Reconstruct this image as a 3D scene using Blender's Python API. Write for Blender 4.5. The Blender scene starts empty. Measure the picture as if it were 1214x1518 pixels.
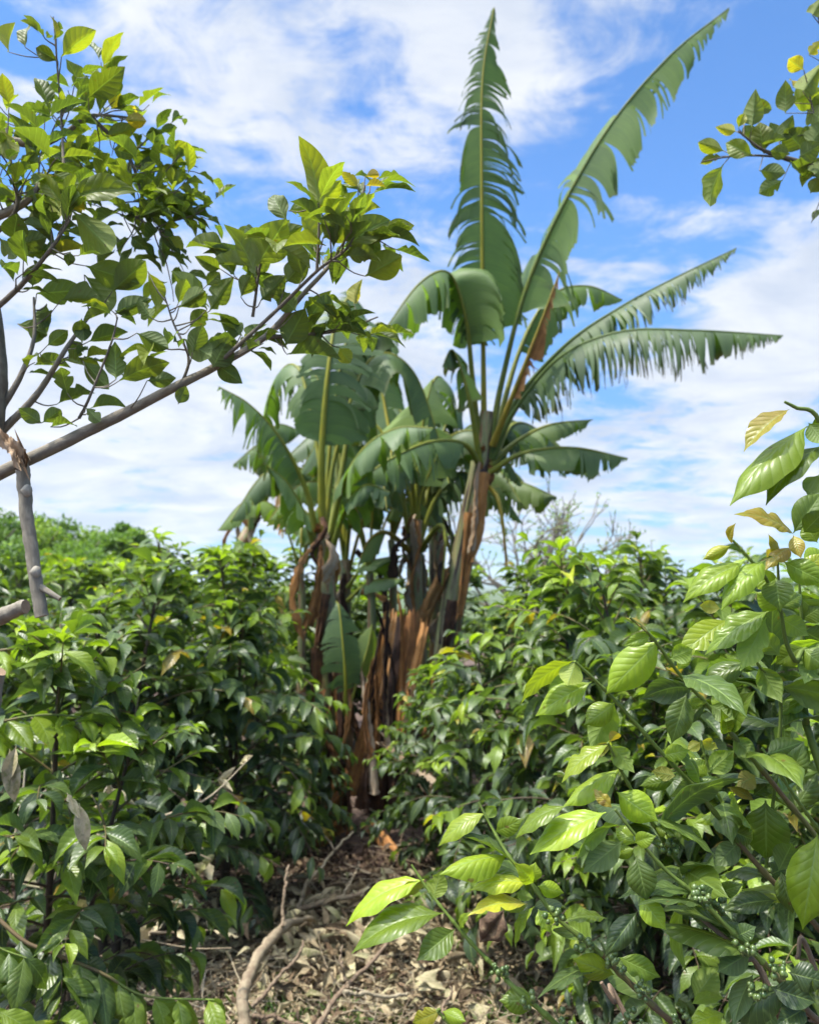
import bpy, math, random
import numpy as np
from mathutils import Vector
random.seed(7); RNG = np.random.default_rng(7)
R = math.radians
scene = bpy.context.scene
C = scene.collection
PI = math.pi

# ------------------------------------------------------------------ camera
W0, H0, F0 = 1214.0, 1518.0, 1214.0
PITCH = math.atan(110 / 1214)
CAM = np.array([0, 0, 1.6])
FWD = np.array([0, math.cos(PITCH), math.sin(PITCH)])
RGT = np.array([1.0, 0, 0])
UPV = np.array([0, -math.sin(PITCH), math.cos(PITCH)])


def P(px, py, d):
    return CAM + d * (FWD + (px - 607) / F0 * RGT + (759 - py) / F0 * UPV)


def G(px, py, z=0.0):
    r = FWD + (px - 607) / F0 * RGT + (759 - py) / F0 * UPV
    return CAM + r * ((z - CAM[2]) / r[2])


cd = bpy.data.cameras.new('camera')
cam = bpy.data.objects.new('camera', cd)
C.objects.link(cam)
cam.location = CAM
cam.rotation_euler = (PI / 2 + PITCH, 0, 0)
cd.sensor_fit = 'VERTICAL'
cd.sensor_height = 32.5
cd.lens = 26
cd.clip_start = 0.02
cd.clip_end = 20000
cd.dof.use_dof = True
cd.dof.focus_distance = 1.08
cd.dof.aperture_fstop = 6.0
scene.camera = cam

# ------------------------------------------------------------------ helpers


def nrm(v):
    v = np.asarray(v, float)
    n = np.linalg.norm(v, axis=-1, keepdims=True)
    return v / np.maximum(n, 1e-9)


class MB:
    def __init__(s):
        s.v = []; s.f = []; s.uv = []; s.t = []; s.m = []; s.n = 0

    def add(s, v, f, uv=None, tone=(0.3, 0.5, 0.5), mat=0):
        v = np.asarray(v, float).reshape(-1, 3); f = np.asarray(f, int)
        s.v.append(v); s.f.append(f + s.n)
        s.uv.append(np.zeros((len(v), 2)) if uv is None else np.asarray(uv, float).reshape(-1, 2))
        t = np.asarray(tone, float)
        s.t.append(np.broadcast_to(t, (len(v), 3)).copy())
        s.m.append(np.full(len(f), mat))
        s.n += len(v)

    def mesh(s, name, mats, smooth=True):
        me = bpy.data.meshes.new(name)
        v = np.concatenate(s.v); uv = np.concatenate(s.uv); t = np.concatenate(s.t)
        f = np.concatenate(s.f); m = np.concatenate(s.m)
        nf = len(f)
        me.vertices.add(len(v)); me.vertices.foreach_set('co', v.ravel())
        me.loops.add(nf * 4); me.loops.foreach_set('vertex_index', f.ravel())
        me.polygons.add(nf)
        me.polygons.foreach_set('loop_start', np.arange(nf) * 4)
        me.polygons.foreach_set('loop_total', np.full(nf, 4))
        me.polygons.foreach_set('material_index', m)
        if smooth:
            me.polygons.foreach_set('use_smooth', np.ones(nf, bool))
        ul = me.uv_layers.new(name='uv')
        ul.data.foreach_set('uv', uv[f.ravel()].ravel())
        at = me.attributes.new('tone', 'FLOAT_COLOR', 'POINT')
        at.data.foreach_set('color', np.concatenate([t, np.ones((len(t), 1))], 1).ravel())
        for x in mats:
            me.materials.append(x)
        me.update(); me.validate()
        return me

    def build(s, name, mats, parent=None, smooth=True):
        o = bpy.data.objects.new(name, s.mesh(name, mats if isinstance(mats, list) else [mats], smooth))
        C.objects.link(o)
        if parent is not None:
            o.parent = parent
            o.matrix_parent_inverse.identity()
            # world-coordinate meshes: undo the parent's location
            if parent.get('_world'):
                pass
        return o


def empty(name, label, cat, loc=(0, 0, 0), group=None):
    o = bpy.data.objects.new(name, None)
    C.objects.link(o)
    o.location = loc
    o['label'] = label; o['category'] = cat
    if group: o['group'] = group
    return o


def put(mb, name, mats, root):
    """build a mesh written in world coordinates under a root standing at root.location"""
    off = np.zeros(3); p = root
    while p is not None:
        off += np.array(p.location); p = p.parent
    mb.v = [x - off for x in mb.v]
    return mb.build(name, mats, root)


def tag(o, label, cat, group=None, kind=None):
    if label: o['label'] = label
    if cat: o['category'] = cat
    if group: o['group'] = group
    if kind: o['kind'] = kind
    return o


def catmull(ctrl, n):
    c = np.asarray(ctrl, float)
    if len(c) == 2:
        t = np.linspace(0, 1, n)[:, None]
        return c[0] * (1 - t) + c[1] * t
    c = np.vstack([2 * c[0] - c[1], c, 2 * c[-1] - c[-2]])
    seg = len(c) - 3
    out = []
    for t in np.linspace(0, seg, n):
        i = min(int(t), seg - 1); u = t - i
        p0, p1, p2, p3 = c[i:i + 4]
        out.append(0.5 * ((2 * p1) + (-p0 + p2) * u + (2 * p0 - 5 * p1 + 4 * p2 - p3) * u * u + (-p0 + 3 * p1 - 3 * p2 + p3) * u ** 3))
    return np.array(out)


def resample(pts, n):
    d = np.r_[0, np.cumsum(np.linalg.norm(np.diff(pts, axis=0), axis=1))]
    t = np.linspace(0, d[-1], n)
    return np.stack([np.interp(t, d, pts[:, k]) for k in range(3)], 1), d[-1]


def tangents(pts):
    return nrm(np.gradient(pts, axis=0))


def tube(mb, pts, rad, sides=8, tone=(0.3, 0.5, 0.5), mat=0, capmat=None, squash=None, rough=0.0, seed=0):
    pts = np.asarray(pts, float); n = len(pts)
    rad = np.broadcast_to(np.asarray(rad, float), (n,))
    T = tangents(pts)
    a = np.array([0, 0, 1.0]) if abs(T[0][2]) < 0.9 else np.array([1.0, 0, 0])
    N = nrm(np.cross(T[0], a)); fr = []
    for i in range(n):
        N = nrm(N - T[i] * np.dot(N, T[i])); fr.append(N)
    fr = np.array(fr); B = np.cross(T, fr)
    th = np.linspace(0, 2 * PI, sides, endpoint=False)
    rr = rad[:, None] * np.ones((n, sides))
    if rough:
        g = np.random.default_rng(seed)
        rr = rr * (1 + rough * g.normal(size=(n, sides)))
    v = pts[:, None, :] + rr[:, :, None] * (np.cos(th)[None, :, None] * fr[:, None, :] + np.sin(th)[None, :, None] * B[:, None, :])
    L = np.r_[0, np.cumsum(np.linalg.norm(np.diff(pts, axis=0), axis=1))]
    uv = np.stack([np.repeat(L, sides), np.tile(th / (2 * PI), n)], 1)
    i = np.arange(n - 1)[:, None] * sides; j = np.arange(sides)[None, :]; j2 = (j + 1) % sides
    f = np.stack([i + j, i + j2, i + sides + j2, i + sides + j], -1).reshape(-1, 4)
    mb.add(v.reshape(-1, 3), f, uv, tone, mat)
    for e in (0, n - 1):   # end caps as quads fanning to the centre
        ring = v[e]; c = pts[e]
        vv = np.vstack([ring, c[None]])
        ff = []
        for k in range(0, sides, 2):
            q = [k, (k + 1) % sides, (k + 2) % sides, sides]
            ff.append(q if e else q[::-1])
        mb.add(vv, ff, np.stack([np.linspace(0, 1, sides + 1), np.r_[np.ones(sides), 0]], 1), tone, mat if capmat is None else capmat)


COFFEE = (np.array([0, .05, .10, .2, .32, .45, .58, .7, .8, .88, .94, 1]),
          np.array([.035, .05, .22, .62, .9, 1, .96, .80, .55, .28, .11, .015]))
OVATE = (np.array([0, .06, .11, .2, .32, .45, .6, .74, .86, .94, 1]),
         np.array([.04, .05, .25, .62, .9, 1, .94, .74, .44, .2, .02]))


def leaf_template(nl, nw, prof, hump=.1, fold=.15, wave=.06, nwave=3, ph=0.0, curl=0.0, tipc=0.0, bite=0, seed=0):
    """unit leaf: x 0..1, y -1..1 (times half width), z in units of length.  returns verts, faces, uv"""
    g = np.random.default_rng(seed)
    s = np.linspace(0, 1, nl + 1); v = np.linspace(-1, 1, nw + 1)
    S, V = np.meshgrid(s, v, indexing='ij')
    h = np.interp(s, *prof)
    if bite:
        hs = np.ones((nl + 1, 2))
        for _ in range(bite):
            c = g.uniform(.3, .95); w = g.uniform(.02, .05); k = g.integers(0, 2)
            hs[:, k] -= g.uniform(.25, .6) * np.exp(-((s - c) / w) ** 2)
        H = h[:, None] * np.where(V < 0, hs[:, :1], hs[:, 1:])
    else:
        H = h[:, None] * np.ones_like(V)
    Y = V * H
    Z = 4 * hump * S * (1 - S) - tipc * S ** 3
    Z = Z + fold * np.abs(V) * H * .45 - curl * (V ** 2) * H * .5
    Z = Z + wave * np.abs(V) ** 1.6 * np.sin(2 * PI * (nwave * S + ph + .35 * (V > 0))) * np.minimum(1, H * 2) * .45
    Yx = Y
    verts = np.stack([S, Yx, Z], -1).reshape(-1, 3)
    i = np.arange(nl)[:, None] * (nw + 1); j = np.arange(nw)[None, :]
    f = np.stack([i + j, i + j + nw + 1, i + j + nw + 2, i + j + 1], -1).reshape(-1, 4)
    uv = np.stack([S, V], -1).reshape(-1, 2)
    return verts, f, uv


def place_many(mb, tpls, B, T, Nn, Wd, tone, mat=0):
    """B,T base and tip (n,3), Nn normal hint, Wd half width (n)"""
    B = np.asarray(B, float); T = np.asarray(T, float); Nn = np.asarray(Nn, float); Wd = np.asarray(Wd, float); tone = np.asarray(tone, float)
    n = len(B)
    if n == 0: return
    d = T - B; L = np.linalg.norm(d, axis=1)
    X = nrm(d); Z = nrm(Nn - (Nn * X).sum(1, keepdims=True) * X); Y = np.cross(Z, X)
    idx = np.arange(n) % len(tpls)
    for k, (tv, tf, tu) in enumerate(tpls):
        q = np.where(idx == k)[0]
        if len(q) == 0: continue
        m = len(tv)
        v = (B[q][:, None] + tv[None, :, 0:1] * (X[q] * L[q][:, None])[:, None] + tv[None, :, 1:2] * (Y[q] * Wd[q][:, None])[:, None]
             + tv[None, :, 2:3] * (Z[q] * L[q][:, None])[:, None])
        f = (tf[None] + (np.arange(len(q)) * m)[:, None, None]).reshape(-1, 4)
        mb.add(v.reshape(-1, 3), f, np.tile(tu, (len(q), 1)), np.repeat(tone[q], m, 0), mat)


# ------------------------------------------------------------------ node helpers
class NT:
    def __init__(s, tree):
        s.t = tree; s.n = tree.nodes; s.l = tree.links

    def new(s, typ, **kw):
        x = s.n.new(typ)
        for k, v in kw.items(): setattr(x, k, v)
        return x

    def set(s, sock, val):
        if val is None: return
        if isinstance(val, bpy.types.NodeSocket): s.l.new(val, sock)
        else: sock.default_value = val

    def math(s, op, a, b=None, c=None, clamp=False):
        x = s.new('ShaderNodeMath', operation=op, use_clamp=clamp)
        s.set(x.inputs[0], a); s.set(x.inputs[1], b); s.set(x.inputs[2], c)
        return x.outputs[0]

    def vmath(s, op, a, b=None):
        x = s.new('ShaderNodeVectorMath', operation=op)
        s.set(x.inputs[0], a); s.set(x.inputs[1], b)
        return x.outputs['Value' if op in ('DOT_PRODUCT', 'LENGTH') else 'Vector']

    def mix(s, f, a, b, blend='MIX'):
        x = s.new('ShaderNodeMix', data_type='RGBA', blend_type=blend)
        s.set(x.inputs[0], f); s.set(x.inputs[6], a); s.set(x.inputs[7], b)
        return x.outputs[2]

    def ramp(s, f, stops, interp='LINEAR'):
        x = s.new('ShaderNodeValToRGB'); x.color_ramp.interpolation = interp
        e = x.color_ramp.elements
        while len(e) < len(stops): e.new(0.5)
        for q, (p, c) in zip(e, stops):
            q.position = p; q.color = (*c, 1) if len(c) == 3 else c
        s.set(x.inputs[0], f)
        return x.outputs[0]

    def noise(s, vec, scale, detail=3, rough=.55, dist=0.0):
        x = s.new('ShaderNodeTexNoise')
        s.set(x.inputs['Vector'], vec)
        x.inputs['Scale'].default_value = scale; x.inputs['Detail'].default_value = detail
        x.inputs['Roughness'].default_value = rough; x.inputs['Distortion'].default_value = dist
        return x.outputs['Fac']

    def smooth(s, x, a, b):
        m = s.new('ShaderNodeMapRange', interpolation_type='SMOOTHSTEP')
        s.set(m.inputs[0], x); s.set(m.inputs[1], a); s.set(m.inputs[2], b)
        return m.outputs[0]


def material(name):
    m = bpy.data.materials.new(name); m.use_nodes = True
    t = NT(m.node_tree)
    p = m.node_tree.nodes['Principled BSDF']; out = m.node_tree.nodes['Material Output']
    return m, t, p, out


def setp(p, **kw):
    for k, v in kw.items():
        p.inputs[k].default_value = v


def leaf_material(name, stops, nveins=9, vein_k=2.0, trans=.42, rough=.38, spec=.28, bump=.2, tcol=(1.5, 1.65, .4), vein_col=(.16, .22, .06), spots=True):
    m, t, p, out = material(name)
    uv = t.new('ShaderNodeUVMap').outputs[0]
    sep = t.new('ShaderNodeSeparateXYZ'); t.set(sep.inputs[0], uv)
    u, v = sep.outputs[0], sep.outputs[1]
    av = t.math('ABSOLUTE', v)
    at = t.new('ShaderNodeAttribute', attribute_name='tone')
    st = t.new('ShaderNodeSeparateColor'); t.set(st.inputs[0], at.outputs['Color'])
    tr, tg, tb = st.outputs[0], st.outputs[1], st.outputs[2]
    oc = t.new('ShaderNodeTexCoord').outputs['Object']
    n1 = t.noise(oc, 26, 3)
    n2 = t.noise(oc, 160, 3)
    age = t.math('ADD', tr, t.math('MULTIPLY', t.math('SUBTRACT', n1, .5), .18))
    col = t.ramp(age, stops)
    # veins : fishbone from the midrib towards the margin
    w = t.math('SUBTRACT', t.math('MULTIPLY', u, nveins), t.math('MULTIPLY', t.math('POWER', av, .85), vein_k))
    fr = t.math('FRACT', w)
    dv = t.math('ABSOLUTE', t.math('SUBTRACT', fr, .5))          # 0 between the veins, .5 on a vein
    vein = t.smooth(dv, .42, .5)
    mid = t.smooth(av, .075, .02)
    vm = t.math('MAXIMUM', t.math('MULTIPLY', vein, .45), mid)
    col = t.mix(t.math('MULTIPLY', vm, .6), col, (*vein_col, 1))
    br = t.math('MULTIPLY_ADD', tg, 1.0, .85)
    br = t.math('MULTIPLY', br, t.math('MULTIPLY_ADD', n2, .3, .85))
    col = t.mix(1.0, col, br, 'MULTIPLY')
    if spots:
        sp = t.smooth(t.noise(oc, 60, 2, .5), .70, .76)
        col = t.mix(t.math('MULTIPLY', sp, .7), col, (.12, .06, .02, 1))
    back = t.new('ShaderNodeNewGeometry').outputs['Backfacing']
    pale = t.mix(.35, col, (.17, .24, .10, 1))
    colb = t.mix(back, col, pale)
    t.set(p.inputs['Base Color'], colb)
    rg = t.math('MULTIPLY_ADD', back, .22, rough)
    rg = t.math('MULTIPLY_ADD', t.math('SUBTRACT', n2, .5), .25, rg)
    t.set(p.inputs['Roughness'], rg)
    p.inputs['Specular IOR Level'].default_value = spec
    bmp = t.new('ShaderNodeBump'); bmp.inputs['Strength'].default_value = bump; bmp.inputs['Distance'].default_value = .004
    q = t.math('SUBTRACT', 1.0, t.math('MULTIPLY', t.math('POWER', t.math('MULTIPLY', dv, 2.0), 2.5), .8))
    q = t.math('ADD', q, t.math('MULTIPLY', n1, .5))
    q = t.math('SUBTRACT', q, t.math('MULTIPLY', mid, .8))
    t.set(bmp.inputs['Height'], q)
    t.set(p.inputs['Normal'], bmp.outputs[0])
    tl = t.new('ShaderNodeBsdfTranslucent')
    t.set(tl.inputs[0], t.mix(1.0, col, (*tcol, 1), 'MULTIPLY'))
    t.set(tl.inputs[1], bmp.outputs[0])
    mx = t.new('ShaderNodeMixShader'); mx.inputs[0].default_value = trans
    t.l.new(p.outputs[0], mx.inputs[1]); t.l.new(tl.outputs[0], mx.inputs[2])
    t.l.new(mx.outputs[0], out.inputs[0])
    return m


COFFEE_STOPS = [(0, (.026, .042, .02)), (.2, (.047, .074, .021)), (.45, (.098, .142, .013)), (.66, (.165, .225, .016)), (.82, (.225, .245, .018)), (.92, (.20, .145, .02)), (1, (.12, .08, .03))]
TREE_STOPS = [(0, (.045, .066, .018)), (.25, (.068, .091, .02)), (.5, (.108, .126, .02)), (.7, (.185, .188, .02)), (.85, (.24, .205, .022)), (.95, (.27, .17, .02)), (1, (.16, .10, .04))]
M = {}
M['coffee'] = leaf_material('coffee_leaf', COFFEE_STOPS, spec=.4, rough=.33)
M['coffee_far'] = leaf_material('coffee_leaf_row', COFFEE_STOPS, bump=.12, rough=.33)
M['tree_leaf'] = leaf_material('tree_leaf', TREE_STOPS, nveins=7, vein_k=1.6, rough=.45, trans=.45, bump=.28)
M['wood_leaf'] = leaf_material('far_leaf', [(0, (.03, .06, .015)), (.5, (.075, .13, .03)), (1, (.16, .21, .05))], rough=.6, bump=0, spots=False)


def dry_material(name, stops, rough=.85, streak=None, trans=.1, amp=.6):
    m, t, p, out = material(name)
    at = t.new('ShaderNodeAttribute', attribute_name='tone')
    st = t.new('ShaderNodeSeparateColor'); t.set(st.inputs[0], at.outputs['Color'])
    oc = t.new('ShaderNodeTexCoord').outputs['Object']
    uv = t.new('ShaderNodeUVMap').outputs[0]
    n = t.noise(oc, 18, 4)
    if streak:
        mp = t.new('ShaderNodeMapping'); t.set(mp.inputs[0], uv); mp.inputs['Scale'].default_value = streak
        n2 = t.noise(mp.outputs[0], 1.0, 4, .6)
    else:
        n2 = t.noise(oc, 120, 3)
    age = t.math('ADD', st.outputs[0], t.math('ADD', t.math('MULTIPLY', t.math('SUBTRACT', n, .5), .35), t.math('MULTIPLY', t.math('SUBTRACT', n2, .5), amp)))
    col = t.ramp(age, stops)
    col = t.mix(1.0, col, t.math('MULTIPLY_ADD', st.outputs[1], .8, .6), 'MULTIPLY')
    t.set(p.inputs['Base Color'], col); p.inputs['Roughness'].default_value = rough; p.inputs['Specular IOR Level'].default_value = .25
    b = t.new('ShaderNodeBump'); b.inputs['Strength'].default_value = .5; b.inputs['Distance'].default_value = .004
    t.set(b.inputs['Height'], n2); t.set(p.inputs['Normal'], b.outputs[0])
    if trans:
        tl = t.new('ShaderNodeBsdfTranslucent'); t.set(tl.inputs[0], col)
        mx = t.new('ShaderNodeMixShader'); mx.inputs[0].default_value = trans
        t.l.new(p.outputs[0], mx.inputs[1]); t.l.new(tl.outputs[0], mx.inputs[2]); t.l.new(mx.outputs[0], out.inputs[0])
    return m


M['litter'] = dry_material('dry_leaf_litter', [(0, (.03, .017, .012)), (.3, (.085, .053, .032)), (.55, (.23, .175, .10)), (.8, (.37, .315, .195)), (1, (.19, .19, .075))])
M['twig'] = dry_material('dry_twig', [(0, (.05, .032, .021)), (.4, (.145, .10, .065)), (.8, (.26, .215, .14)), (1, (.34, .29, .21))], trans=0, streak=(45, 7, 1), amp=.9)
M['bark'] = dry_material('grey_bark', [(0, (.05, .04, .03)), (.35, (.145, .122, .09)), (.7, (.235, .208, .157)), (1, (.33, .30, .245))], trans=0, streak=(55, 9, 1), amp=.9)
M['cutwood'] = dry_material('cut_wood', [(0, (.14, .085, .045)), (.5, (.24, .16, .095)), (1, (.33, .235, .15))], trans=0)
M['coffee_stem'] = dry_material('coffee_stem', [(0, (.035, .025, .019)), (.35, (.075, .054, .036)), (.55, (.12, .082, .04)), (.75, (.085, .12, .022)), (1, (.13, .185, .03))], rough=.55, trans=0, streak=(10, 3, 1))
M['dry_banana'] = dry_material('dry_banana', [(0, (.014, .008, .006)), (.25, (.05, .026, .017)), (.5, (.19, .085, .03)), (.7, (.36, .17, .05)), (.88, (.34, .235, .14)), (1, (.40, .32, .23))], trans=.12, streak=(1.6, 34, 1), amp=1.0)
M['berry'], _t, _p, _o = material('coffee_cherry_green')
setp(_p, Roughness=.28); _p.inputs['Base Color'].default_value = (.085, .15, .035, 1)
_n = _t.noise(_t.new('ShaderNodeTexCoord').outputs['Object'], 90, 2)
_t.set(_p.inputs['Base Color'], _t.ramp(_n, [(.3, (.04, .078, .018)), (.7, (.11, .145, .036))]))


def banana_material():
    m, t, p, out = material('banana_blade')
    uv = t.new('ShaderNodeUVMap').outputs[0]
    sep = t.new('ShaderNodeSeparateXYZ'); t.set(sep.inputs[0], uv)
    at = t.new('ShaderNodeAttribute', attribute_name='tone')
    st = t.new('ShaderNodeSeparateColor'); t.set(st.inputs[0], at.outputs['Color'])
    mp = t.new('ShaderNodeMapping'); t.set(mp.inputs[0], uv); mp.inputs['Scale'].default_value = (70, .8, 1)
    n = t.noise(mp.outputs[0], 1.0, 3, .6)
    oc = t.new('ShaderNodeTexCoord').outputs['Object']
    n2 = t.noise(oc, 5, 4)
    age = t.math('ADD', st.outputs[0], t.math('ADD', t.math('MULTIPLY', t.math('SUBTRACT', n, .5), .42), t.math('MULTIPLY', t.math('SUBTRACT', n2, .5), .4)))
    col = t.ramp(age, [(0, (.026, .045, .013)), (.3, (.058, .092, .02)), (.55, (.105, .15, .027)), (.75, (.16, .20, .028)), (.9, (.19, .165, .035)), (1, (.15, .09, .04))])
    edge = t.smooth(t.math('ADD', sep.outputs[1], t.math('MULTIPLY', n2, .35)), t.math('SUBTRACT', 1.32, t.math('MULTIPLY', st.outputs[2], .6)), 1.4)
    col = t.mix(edge, col, (.13, .085, .04, 1))
    col = t.mix(1.0, col, t.math('MULTIPLY_ADD', st.outputs[1], .9, .75), 'MULTIPLY')
    back = t.new('ShaderNodeNewGeometry').outputs['Backfacing']
    colb = t.mix(t.math('MULTIPLY', back, .4), col, (.14, .21, .11, 1))
    t.set(p.inputs['Base Color'], colb)
    t.set(p.inputs['Roughness'], t.math('MULTIPLY_ADD', n2, .25, .33))
    p.inputs['Specular IOR Level'].default_value = .27
    b = t.new('ShaderNodeBump'); b.inputs['Strength'].default_value = .35; b.inputs['Distance'].default_value = .006
    t.set(b.inputs['Height'], n); t.set(p.inputs['Normal'], b.outputs[0])
    tl = t.new('ShaderNodeBsdfTranslucent'); t.set(tl.inputs[0], t.mix(1.0, col, (1.4, 1.7, .5, 1), 'MULTIPLY'))
    mx = t.new('ShaderNodeMixShader'); mx.inputs[0].default_value = .42
    t.l.new(p.outputs[0], mx.inputs[1]); t.l.new(tl.outputs[0], mx.inputs[2]); t.l.new(mx.outputs[0], out.inputs[0])
    return m


M['banana'] = banana_material()


def rib_material():
    m, t, p, out = material('banana_rib')
    at = t.new('ShaderNodeAttribute', attribute_name='tone')
    st = t.new('ShaderNodeSeparateColor'); t.set(st.inputs[0], at.outputs['Color'])
    oc = t.new('ShaderNodeTexCoord').outputs['Object']
    n = t.noise(oc, 14, 4)
    col = t.ramp(t.math('ADD', st.outputs[0], t.math('MULTIPLY', t.math('SUBTRACT', n, .5), .4)),
                 [(0, (.035, .06, .017)), (.35, (.075, .11, .025)), (.62, (.19, .185, .018)), (.85, (.20, .14, .02)), (1, (.13, .07, .03))])
    t.set(p.inputs['Base Color'], col); p.inputs['Roughness'].default_value = .5; p.inputs['Specular IOR Level'].default_value = .2
    return m


M['rib'] = rib_material()


def pseudostem_material():
    m, t, p, out = material('banana_pseudostem')
    uv = t.new('ShaderNodeUVMap').outputs[0]
    mp = t.new('ShaderNodeMapping'); t.set(mp.inputs[0], uv); mp.inputs['Scale'].default_value = (2.2, 6, 1)
    n = t.noise(mp.outputs[0], 1.0, 5, .6, .4)
    mp2 = t.new('ShaderNodeMapping'); t.set(mp2.inputs[0], uv); mp2.inputs['Scale'].default_value = (3, 60, 1)
    n2 = t.noise(mp2.outputs[0], 1.0, 3)
    at = t.new('ShaderNodeAttribute', attribute_name='tone')
    st = t.new('ShaderNodeSeparateColor'); t.set(st.inputs[0], at.outputs['Color'])
    f = t.math('ADD', t.math('MULTIPLY_ADD', t.math('SUBTRACT', n, .5), 3.2, st.outputs[0]), t.math('MULTIPLY', t.math('SUBTRACT', n2, .5), .25))
    col = t.ramp(f, [(0, (.016, .009, .009)), (.18, (.07, .037, .03)), (.3, (.17, .15, .085)), (.55, (.15, .165, .05)), (.7, (.22, .22, .10)), (.82, (.22, .13, .055)), (1, (.15, .065, .026))])
    t.set(p.inputs['Base Color'], col); p.inputs['Roughness'].default_value = .45
    b = t.new('ShaderNodeBump'); b.inputs['Strength'].default_value = .4; b.inputs['Distance'].default_value = .006
    t.set(b.inputs['Height'], n2); t.set(p.inputs['Normal'], b.outputs[0])
    return m


M['pseudo'] = pseudostem_material()

# ------------------------------------------------------------------ world and sun
SUN_EL, SUN_AZ = 66, -112      # azimuth from +Y, positive to the right (clockwise)
w = bpy.data.worlds.new('World'); scene.world = w; w.use_nodes = True
t = NT(w.node_tree)
bg = w.node_tree.nodes['Background']
sky = t.new('ShaderNodeTexSky', sky_type='NISHITA', sun_disc=False)
sky.sun_elevation = R(SUN_EL); sky.sun_rotation = R(SUN_AZ); sky.altitude = 1500; sky.air_density = 1.0; sky.dust_density = .6; sky.ozone_density = 2.5
dirv = t.new('ShaderNodeTexCoord').outputs['Generated']
dirn = t.vmath('NORMALIZE', dirv)
sx = t.new('ShaderNodeSeparateXYZ'); t.set(sx.inputs[0], dirn)
el = t.math('ARCSINE', sx.outputs[2])
az = t.math('ARCTAN2', sx.outputs[0], sx.outputs[1])
den = t.math('ADD', t.math('MAXIMUM', sx.outputs[2], 0.0), .16)
cv = t.new('ShaderNodeCombineXYZ')
t.set(cv.inputs[0], t.math('DIVIDE', sx.outputs[0], den)); t.set(cv.inputs[1], t.math('DIVIDE', sx.outputs[1], den))
nbig = t.noise(cv.outputs[0], 1.5, 10, .6, .35)
mpw = t.new('ShaderNodeMapping'); t.set(mpw.inputs[0], cv.outputs[0]); mpw.inputs['Scale'].default_value = (2.0, 5.5, 1); mpw.inputs['Rotation'].default_value = (0, 0, R(12)); mpw.inputs['Location'].default_value = (3.1, 1.7, 0)
nstr = t.noise(mpw.outputs[0], 1.0, 9, .6, .2)
# where cloud banks stand in the sky: (px, py, size_x, size_y, strength)
BANKS = [(560, -20, 520, 150, .56), (230, 90, 200, 130, .42), (820, 110, 260, 130, .30), (60, 650, 480, 250, .75), (470, 520, 300, 230, .35), (930, 340, 130, 70, .34),
         (1190, 440, 190, 100, .7), (1080, 570, 300, 90, .35), (900, 720, 420, 130, .40), (1180, 720, 200, 40, .2), (560, 330, 260, 110, .10), (420, 250, 160, 80, -.12), (1010, 150, 150, 150, -.22), (1000, 790, 200, 40, .3)]
cov = None
for (bx, by, wx, wy, a) in BANKS:
    q = nrm(P(bx, by, 1) - CAM); a0 = math.atan2(q[0], q[1]); e0 = math.asin(q[2])
    da = t.math('DIVIDE', t.math('SUBTRACT', az, a0), wx / F0); de = t.math('DIVIDE', t.math('SUBTRACT', el, e0), wy / F0)
    g = t.math('EXPONENT', t.math('MULTIPLY', t.math('ADD', t.math('MULTIPLY', da, da), t.math('MULTIPLY', de, de)), -1.0))
    g = t.math('MULTIPLY', g, a)
    cov = g if cov is None else t.math('ADD', cov, g)
nfine = t.noise(cv.outputs[0], 7.0, 9, .65, .8)
nn = t.math('ADD', t.math('ADD', t.math('MULTIPLY', nbig, .62), t.math('MULTIPLY', nstr, .33)), t.math('MULTIPLY', t.math('SUBTRACT', nfine, .17), .3))
dens = t.math('ADD', t.math('MULTIPLY', t.math('SUBTRACT', nn, .59), 3.6), cov)
shade = t.smooth(t.noise(cv.outputs[0], 2.3, 6, .6, .4), .3, .75)
ccol = t.mix(shade, (1.6, 1.82, 2.2, 1), (2.66, 2.69, 2.74, 1))
# fill light added: out-of-view clouds round the sun (high behind the camera) brightened, thickened
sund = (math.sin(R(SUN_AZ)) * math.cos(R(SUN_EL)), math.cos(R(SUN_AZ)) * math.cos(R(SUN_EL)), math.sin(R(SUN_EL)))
near_sun_fill = t.smooth(t.vmath('DOT_PRODUCT', dirn, sund), .5, 1.0)
ccol = t.mix(1.0, ccol, t.math('MULTIPLY_ADD', near_sun_fill, 8.0, 1.0), 'MULTIPLY')
dens = t.math('ADD', dens, t.math('MULTIPLY', near_sun_fill, .8))
cl = t.smooth(dens, .06, .62)
skyc = t.mix(1.0, sky.outputs[0], (.39, .59, .75, 1), 'MULTIPLY')
skyc = t.mix(1.0, skyc, t.math('MULTIPLY_ADD', t.smooth(el, 0.0, .42), .5, .5), 'MULTIPLY')
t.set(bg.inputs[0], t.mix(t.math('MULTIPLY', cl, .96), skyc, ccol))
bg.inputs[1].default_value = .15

sl = bpy.data.lights.new('sun', 'SUN'); so = bpy.data.objects.new('sun', sl); C.objects.link(so)
sl.energy = 2.75; sl.angle = R(.6); sl.color = (1, .95, .86)
sd = Vector((math.sin(R(SUN_AZ)) * math.cos(R(SUN_EL)), math.cos(R(SUN_AZ)) * math.cos(R(SUN_EL)), math.sin(R(SUN_EL))))
so.rotation_euler = sd.to_track_quat('Z', 'Y').to_euler(); so.location = (0, 0, 30)
sc = scene.view_settings
sc.view_transform = 'Standard'; sc.look = 'None'; sc.gamma = 1; sc.exposure = 1.4
scene.cycles.use_denoising = True
scene.cycles.max_bounces = 10; scene.cycles.transmission_bounces = 8; scene.cycles.diffuse_bounces = 6

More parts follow.
